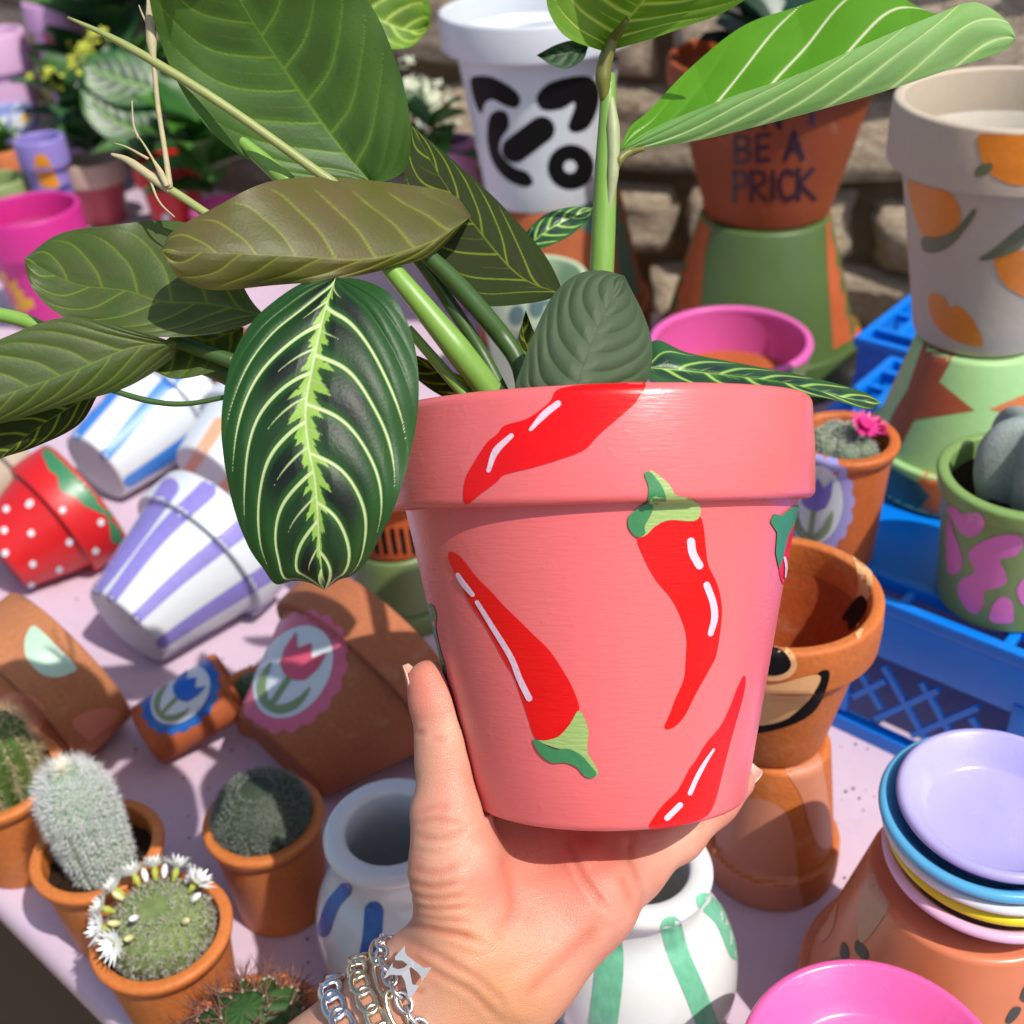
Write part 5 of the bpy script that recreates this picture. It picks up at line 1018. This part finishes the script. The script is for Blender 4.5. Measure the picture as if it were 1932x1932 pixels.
for pl, wpx, dep in CREASE:
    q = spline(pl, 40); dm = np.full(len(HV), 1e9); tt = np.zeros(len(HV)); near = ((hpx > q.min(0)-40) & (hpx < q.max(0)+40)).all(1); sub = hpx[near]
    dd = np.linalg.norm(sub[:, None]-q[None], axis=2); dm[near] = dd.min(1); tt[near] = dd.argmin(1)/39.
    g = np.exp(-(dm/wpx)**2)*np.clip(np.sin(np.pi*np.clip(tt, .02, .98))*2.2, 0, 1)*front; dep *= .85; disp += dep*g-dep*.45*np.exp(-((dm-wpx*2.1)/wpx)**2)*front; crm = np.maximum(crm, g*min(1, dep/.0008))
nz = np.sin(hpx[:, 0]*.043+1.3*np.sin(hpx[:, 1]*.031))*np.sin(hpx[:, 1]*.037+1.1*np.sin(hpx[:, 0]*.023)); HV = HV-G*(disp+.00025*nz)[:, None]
def blob(cx, cy, r): return np.exp(-((hpx[:, 0]-cx)**2+(hpx[:, 1]-cy)**2)/r**2)
red = np.clip(.9*blob(800, 1290, 70)+.55*blob(860, 1480, 60)+.8*blob(1130, 1640, 90)+.5*blob(1000, 1620, 90)+.6*blob(1100, 1560, 80)+.8*blob(1390, 1470, 60)+.5*blob(930, 1680, 70)+.35*blob(1050, 1780, 90), 0, 1)
warm = np.clip(blob(930, 1860, 130)*.7+blob(870, 1740, 70)*.5+blob(1000, 1900, 90)*.5, 0, 1)
m, nt, N, L, b = new_mat('skin')
def At(n): a = N.new('ShaderNodeAttribute'); a.attribute_name = n; return a.outputs['Fac']
tc = N.new('ShaderNodeTexCoord'); n1 = N.new('ShaderNodeTexNoise'); n1.inputs['Scale'].default_value = 70; n1.inputs['Detail'].default_value = 6; L.new(tc.outputs['Object'], n1.inputs['Vector'])
sk = lambda c, k=.72: (*[v*k for v in lin(c)], 1)
def mixc(f, a, b_):
    x = N.new('ShaderNodeMixRGB'); L.new(f, x.inputs[0])
    for s, i in ((a, 1), (b_, 2)):
        if isinstance(s, tuple): x.inputs[i].default_value = s
        else: L.new(s, x.inputs[i])
    return x.outputs[0]
r1 = N.new('ShaderNodeMapRange'); r1.inputs[1].default_value = .3; r1.inputs[2].default_value = .7; L.new(n1.outputs[0], r1.inputs[0])
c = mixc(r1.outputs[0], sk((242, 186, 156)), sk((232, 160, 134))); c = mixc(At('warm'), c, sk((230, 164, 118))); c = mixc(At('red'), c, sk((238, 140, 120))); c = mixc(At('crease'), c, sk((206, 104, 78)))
L.new(c, b.inputs['Base Color']); b.inputs['Subsurface Weight'].default_value = .25; b.inputs['Subsurface Radius'].default_value = (.006, .0022, .0012); b.inputs['Subsurface Scale'].default_value = .6
b.inputs['Roughness'].default_value = .45; b.inputs['Specular IOR Level'].default_value = .45
vo = N.new('ShaderNodeTexVoronoi'); vo.inputs['Scale'].default_value = 1300; vo.feature = 'DISTANCE_TO_EDGE'; L.new(tc.outputs['Object'], vo.inputs['Vector'])
m0 = N.new('ShaderNodeMapping'); m0.inputs['Rotation'].default_value = (math.radians(34), math.radians(6), 0); L.new(tc.outputs['Object'], m0.inputs[0]); mp = N.new('ShaderNodeMapping'); mp.inputs['Scale'].default_value = (70, 160, 520); L.new(m0.outputs[0], mp.inputs[0]); n3 = N.new('ShaderNodeTexNoise'); n3.inputs['Scale'].default_value = 1; n3.inputs['Detail'].default_value = 4; L.new(mp.outputs[0], n3.inputs['Vector'])
ad = N.new('ShaderNodeMath'); ad.operation = 'ADD'; L.new(vo.outputs['Distance'], ad.inputs[0]); L.new(n3.outputs[0], ad.inputs[1])
bm = N.new('ShaderNodeBump'); bm.inputs['Strength'].default_value = .26; bm.inputs['Distance'].default_value = .0010; L.new(ad.outputs[0], bm.inputs['Height']); L.new(bm.outputs[0], b.inputs['Normal'])
SKIN = m
def c2w(V): V = np.asarray(V, float); return (V*np.array([1, 1, -1])) @ R3n.T+CPn
hand = thing('hand', 'bare left hand and wrist holding up the coral chilli pot', 'hand', tuple(c2w(cpt(846, 1890, .388))))
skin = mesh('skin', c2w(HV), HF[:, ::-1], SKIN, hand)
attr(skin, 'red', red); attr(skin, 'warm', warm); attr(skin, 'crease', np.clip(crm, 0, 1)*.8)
# nails
nail_m = paint((238, 190, 172), .2, .04, .03, 100, k=.85, spec=.6, sub=.15)
def nail(c, along, out, L_, W, th):
    along = along/np.linalg.norm(along); out = out-along*(out @ along); out /= np.linalg.norm(out); s = np.cross(along, out); V = []; Fc = []; n = 12
    for lay in (0, 1):
        for i in range(n+1):
            for j in range(n+1):
                u, w = i/n*2-1, j/n*2-1; e = 1 if u < .4 else math.sqrt(max(.05, 1-((u-.4)/.62)**2*.75)); e *= 1 if u > -.6 else math.sqrt(max(.1, 1-((-.6-u)/.42)**2*.7))
                V.append(c+along*(u*L_)+s*(w*W*e)+out*((1-(w*e)**2)*W*.42-(.0 if lay == 0 else th)-.0006*max(0, -u)))
    q = (n+1)**2
    for i in range(n):
        for j in range(n):
            a = i*(n+1)+j; Fc += [(a, a+1, a+n+2, a+n+1), (q+a, q+a+n+1, q+a+n+2, q+a+1)]
    for k in range(n):
        for a, b_ in ((k, k+1), (n*(n+1)+k+1, n*(n+1)+k), ((k+1)*(n+1), k*(n+1)), (k*(n+1)+n, (k+1)*(n+1)+n)): Fc.append((a, q+a, q+b_, b_))
    return mesh('fingernail', c2w(V), Fc, nail_m, hand)
tc0 = cpt(812, 1292, .389); nail(tc0+np.array([-.0055, -.0004, .0006]), cpt(802, 1250, .389)-cpt(822, 1335, .388), np.array([-1, .0, .25]), .0074, .0046, .0005)
pc0 = cpt(1392, 1472, .432); nail(pc0+np.array([.0040, .0012, .0028]), cpt(1410, 1450, .434)-cpt(1350, 1512, .428), np.array([.75, .1, .75]), .0055, .0042, .0005)

# ------------------------------------------------------------------ bracelets
def metal(name, c, rough):
    m, nt, N, L, b = new_mat(name); b.inputs['Base Color'].default_value = (*c, 1); b.inputs['Metallic'].default_value = 1; b.inputs['Roughness'].default_value = rough
    n = N.new('ShaderNodeTexNoise'); n.inputs['Scale'].default_value = 700; bm = N.new('ShaderNodeBump'); bm.inputs['Strength'].default_value = .12; bm.inputs['Distance'].default_value = .0004; L.new(n.outputs[0], bm.inputs['Height']); L.new(bm.outputs[0], b.inputs['Normal']); return m
SILV = metal('silver', (.78, .79, .80), .18); PGOLD = metal('pale_gold', (.80, .70, .50), .2)
def ring_path(s, slant, gap):
    """closed loop lying on the wrist at distance s (pixels) down the arm"""
    c0 = WR+ARM*s; ctr_ = cpt(c0[0], c0[1], .388); ex = cpt(c0[0]+ARN[0]*100+ARM[0]*slant, c0[1]+ARN[1]*100+ARM[1]*slant, .388)-ctr_; ex /= np.linalg.norm(ex); ez = np.array([0, 0, -1.0]); P = []
    for a in np.linspace(0, 2*math.pi, 180, endpoint=False):
        d = ex*math.cos(a)+ez*math.sin(a); t = np.linspace(.004, .05, 120); q = ctr_+t[:, None]*d; sd = hand_sdf(q); k = int(np.argmax(sd > gap)); P.append(q[k])
    P = np.array(P)
    for _ in range(6): P = (np.roll(P, 1, 0)+P*2+np.roll(P, -1, 0))/4
    return P
def link_mesh(name, a, b_, r, mat, n=22, k=8):
    V = []; Fc = []
    for i in range(n):
        t = 2*math.pi*i/n; c = np.array([a*math.cos(t), b_*math.sin(t), 0]); tn = np.array([-a*math.sin(t), b_*math.cos(t), 0]); tn /= np.linalg.norm(tn); nn_ = np.cross(tn, [0, 0, 1])
        for j in range(k): w = 2*math.pi*j/k; V.append(c+nn_*(r*math.cos(w))+np.array([0, 0, r*math.sin(w)]))
    for i in range(n):
        for j in range(k): Fc.append((i*k+j, i*k+(j+1) % k, ((i+1) % n)*k+(j+1) % k, ((i+1) % n)*k+j))
    me = bpy.data.meshes.new(name); me.from_pydata([tuple(v) for v in V], [], Fc); me.materials.append(mat); me.polygons.foreach_set('use_smooth', [True]*len(Fc)); return me
def chain_on(label, P, me, pitch, twist, alt, name='bracelet'):
    W = c2w(P); t = thing(name, label, 'bracelet', tuple(W[135])); Mi = t.matrix_world.inverted()
    L_ = np.r_[0, np.cumsum(np.linalg.norm(np.diff(np.vstack([W, W[:1]]), axis=0), axis=1))]; n = int(L_[-1]/pitch); WW = np.vstack([W, W[:1]]); cen = W.mean(0)
    for i in range(n):
        s = L_[-1]*i/n; p = np.array([np.interp(s, L_, WW[:, k]) for k in range(3)]); p2 = np.array([np.interp((s+.001) % L_[-1], L_, WW[:, k]) for k in range(3)])
        x = Vector(p2-p).normalized(); z = Vector(p-cen); z = (z-x*z.dot(x)).normalized(); y = z.cross(x)
        M = Matrix((x, y, z)).transposed().to_4x4() @ Matrix.Rotation(twist+(alt if i % 2 else 0)+rng.uniform(-.12, .12), 4, 'X') @ Matrix.Rotation(rng.uniform(-.08, .08), 4, 'Y')
        o = bpy.data.objects.new('link', me); COL.objects.link(o); o.parent = t; M.translation = Vector(p); o.matrix_local = Mi @ M
    return t
chain_on('chunky silver curb chain bracelet, lowest on the wrist', ring_path(132, -8, .0019), link_mesh('curb_link', .0050, .0032, .00125, SILV), .0068, .5, .1)
chain_on('pale gold curb chain bracelet between the silver ones', ring_path(88, 6, .0017), link_mesh('gold_link', .0045, .0028, .00100, PGOLD), .0062, .5, .15)
chain_on('pale gold long link bracelet next to the curb chain', ring_path(62, 22, .0012), link_mesh('long_link', .0068, .0026, .00075, PGOLD), .0110, .15, .5)
kb = chain_on('fine silver cable chain bracelet with a letter K charm', ring_path(26, 4, .0011), link_mesh('cable_link', .0033, .0021, .00068, SILV), .0046, .2, 1.2)
# letter K charm, a flat serif letter lying on the wrist
def charm(px_poly, th):
    q = np.array(px_poly, float); V = []; n = len(q)
    def surf(x, y):
        t = np.linspace(.33, .42, 400); P = np.stack([cpt(x, y, d) for d in t]); sd = hand_sdf(P); k = int(np.argmax(sd < .0022)) or 0; return t[k] if k else .374
    ds = [surf(*p) for p in q]; A_ = np.c_[q, np.ones(n)]; co = np.linalg.lstsq(A_, np.array(ds), rcond=None)[0]; dpl = A_ @ co-.0032-(q[:, 1]-q[:, 1].mean())*.000010
    for off in (0, th): V += [cpt(x, y, d+off) for (x, y), d in zip(q, dpl)]
    Fc = [tuple(range(n)), tuple(range(2*n-1, n-1, -1))]+[((i+1) % n, i, n+i, n+(i+1) % n) for i in range(n)]
    return V, Fc
KB = lambda pts: C6(pts)
KP = []
for nm, pg in (('letter_charm', [(1045, 1440), (1120, 1355), (1118, 1400), (1135, 1430), (1255, 1520), (1315, 1515), (1240, 1628), (1238, 1585), (1210, 1550), (1100, 1465), (1060, 1465), (1048, 1462)]),
               ('letter_charm', [(1128, 1512), (1148, 1510), (1172, 1640), (1222, 1655), (1150, 1755), (1140, 1720), (1118, 1620), (1088, 1560)]),
               ('letter_charm', [(1160, 1478), (1180, 1500), (1090, 1575), (1010, 1570), (985, 1590), (960, 1600), (1028, 1480), (1028, 1515), (1060, 1532), (1110, 1520)])):
    V, Fc = charm(KB(pg), .0017 if pg[0][0] != 1160 else .0015)
    if pg[0][0] == 1128: V = np.array(V)+np.array([0, 0, .0001])
    KP.append((V, Fc))
V, Fc = join(KP); km = metal('brushed_silver', (.80, .79, .78), .35); km.node_tree.nodes['Principled BSDF'].inputs['Metallic'].default_value = .45; mesh('letter_charm', c2w(V), Fc, km, kb, smooth=False)
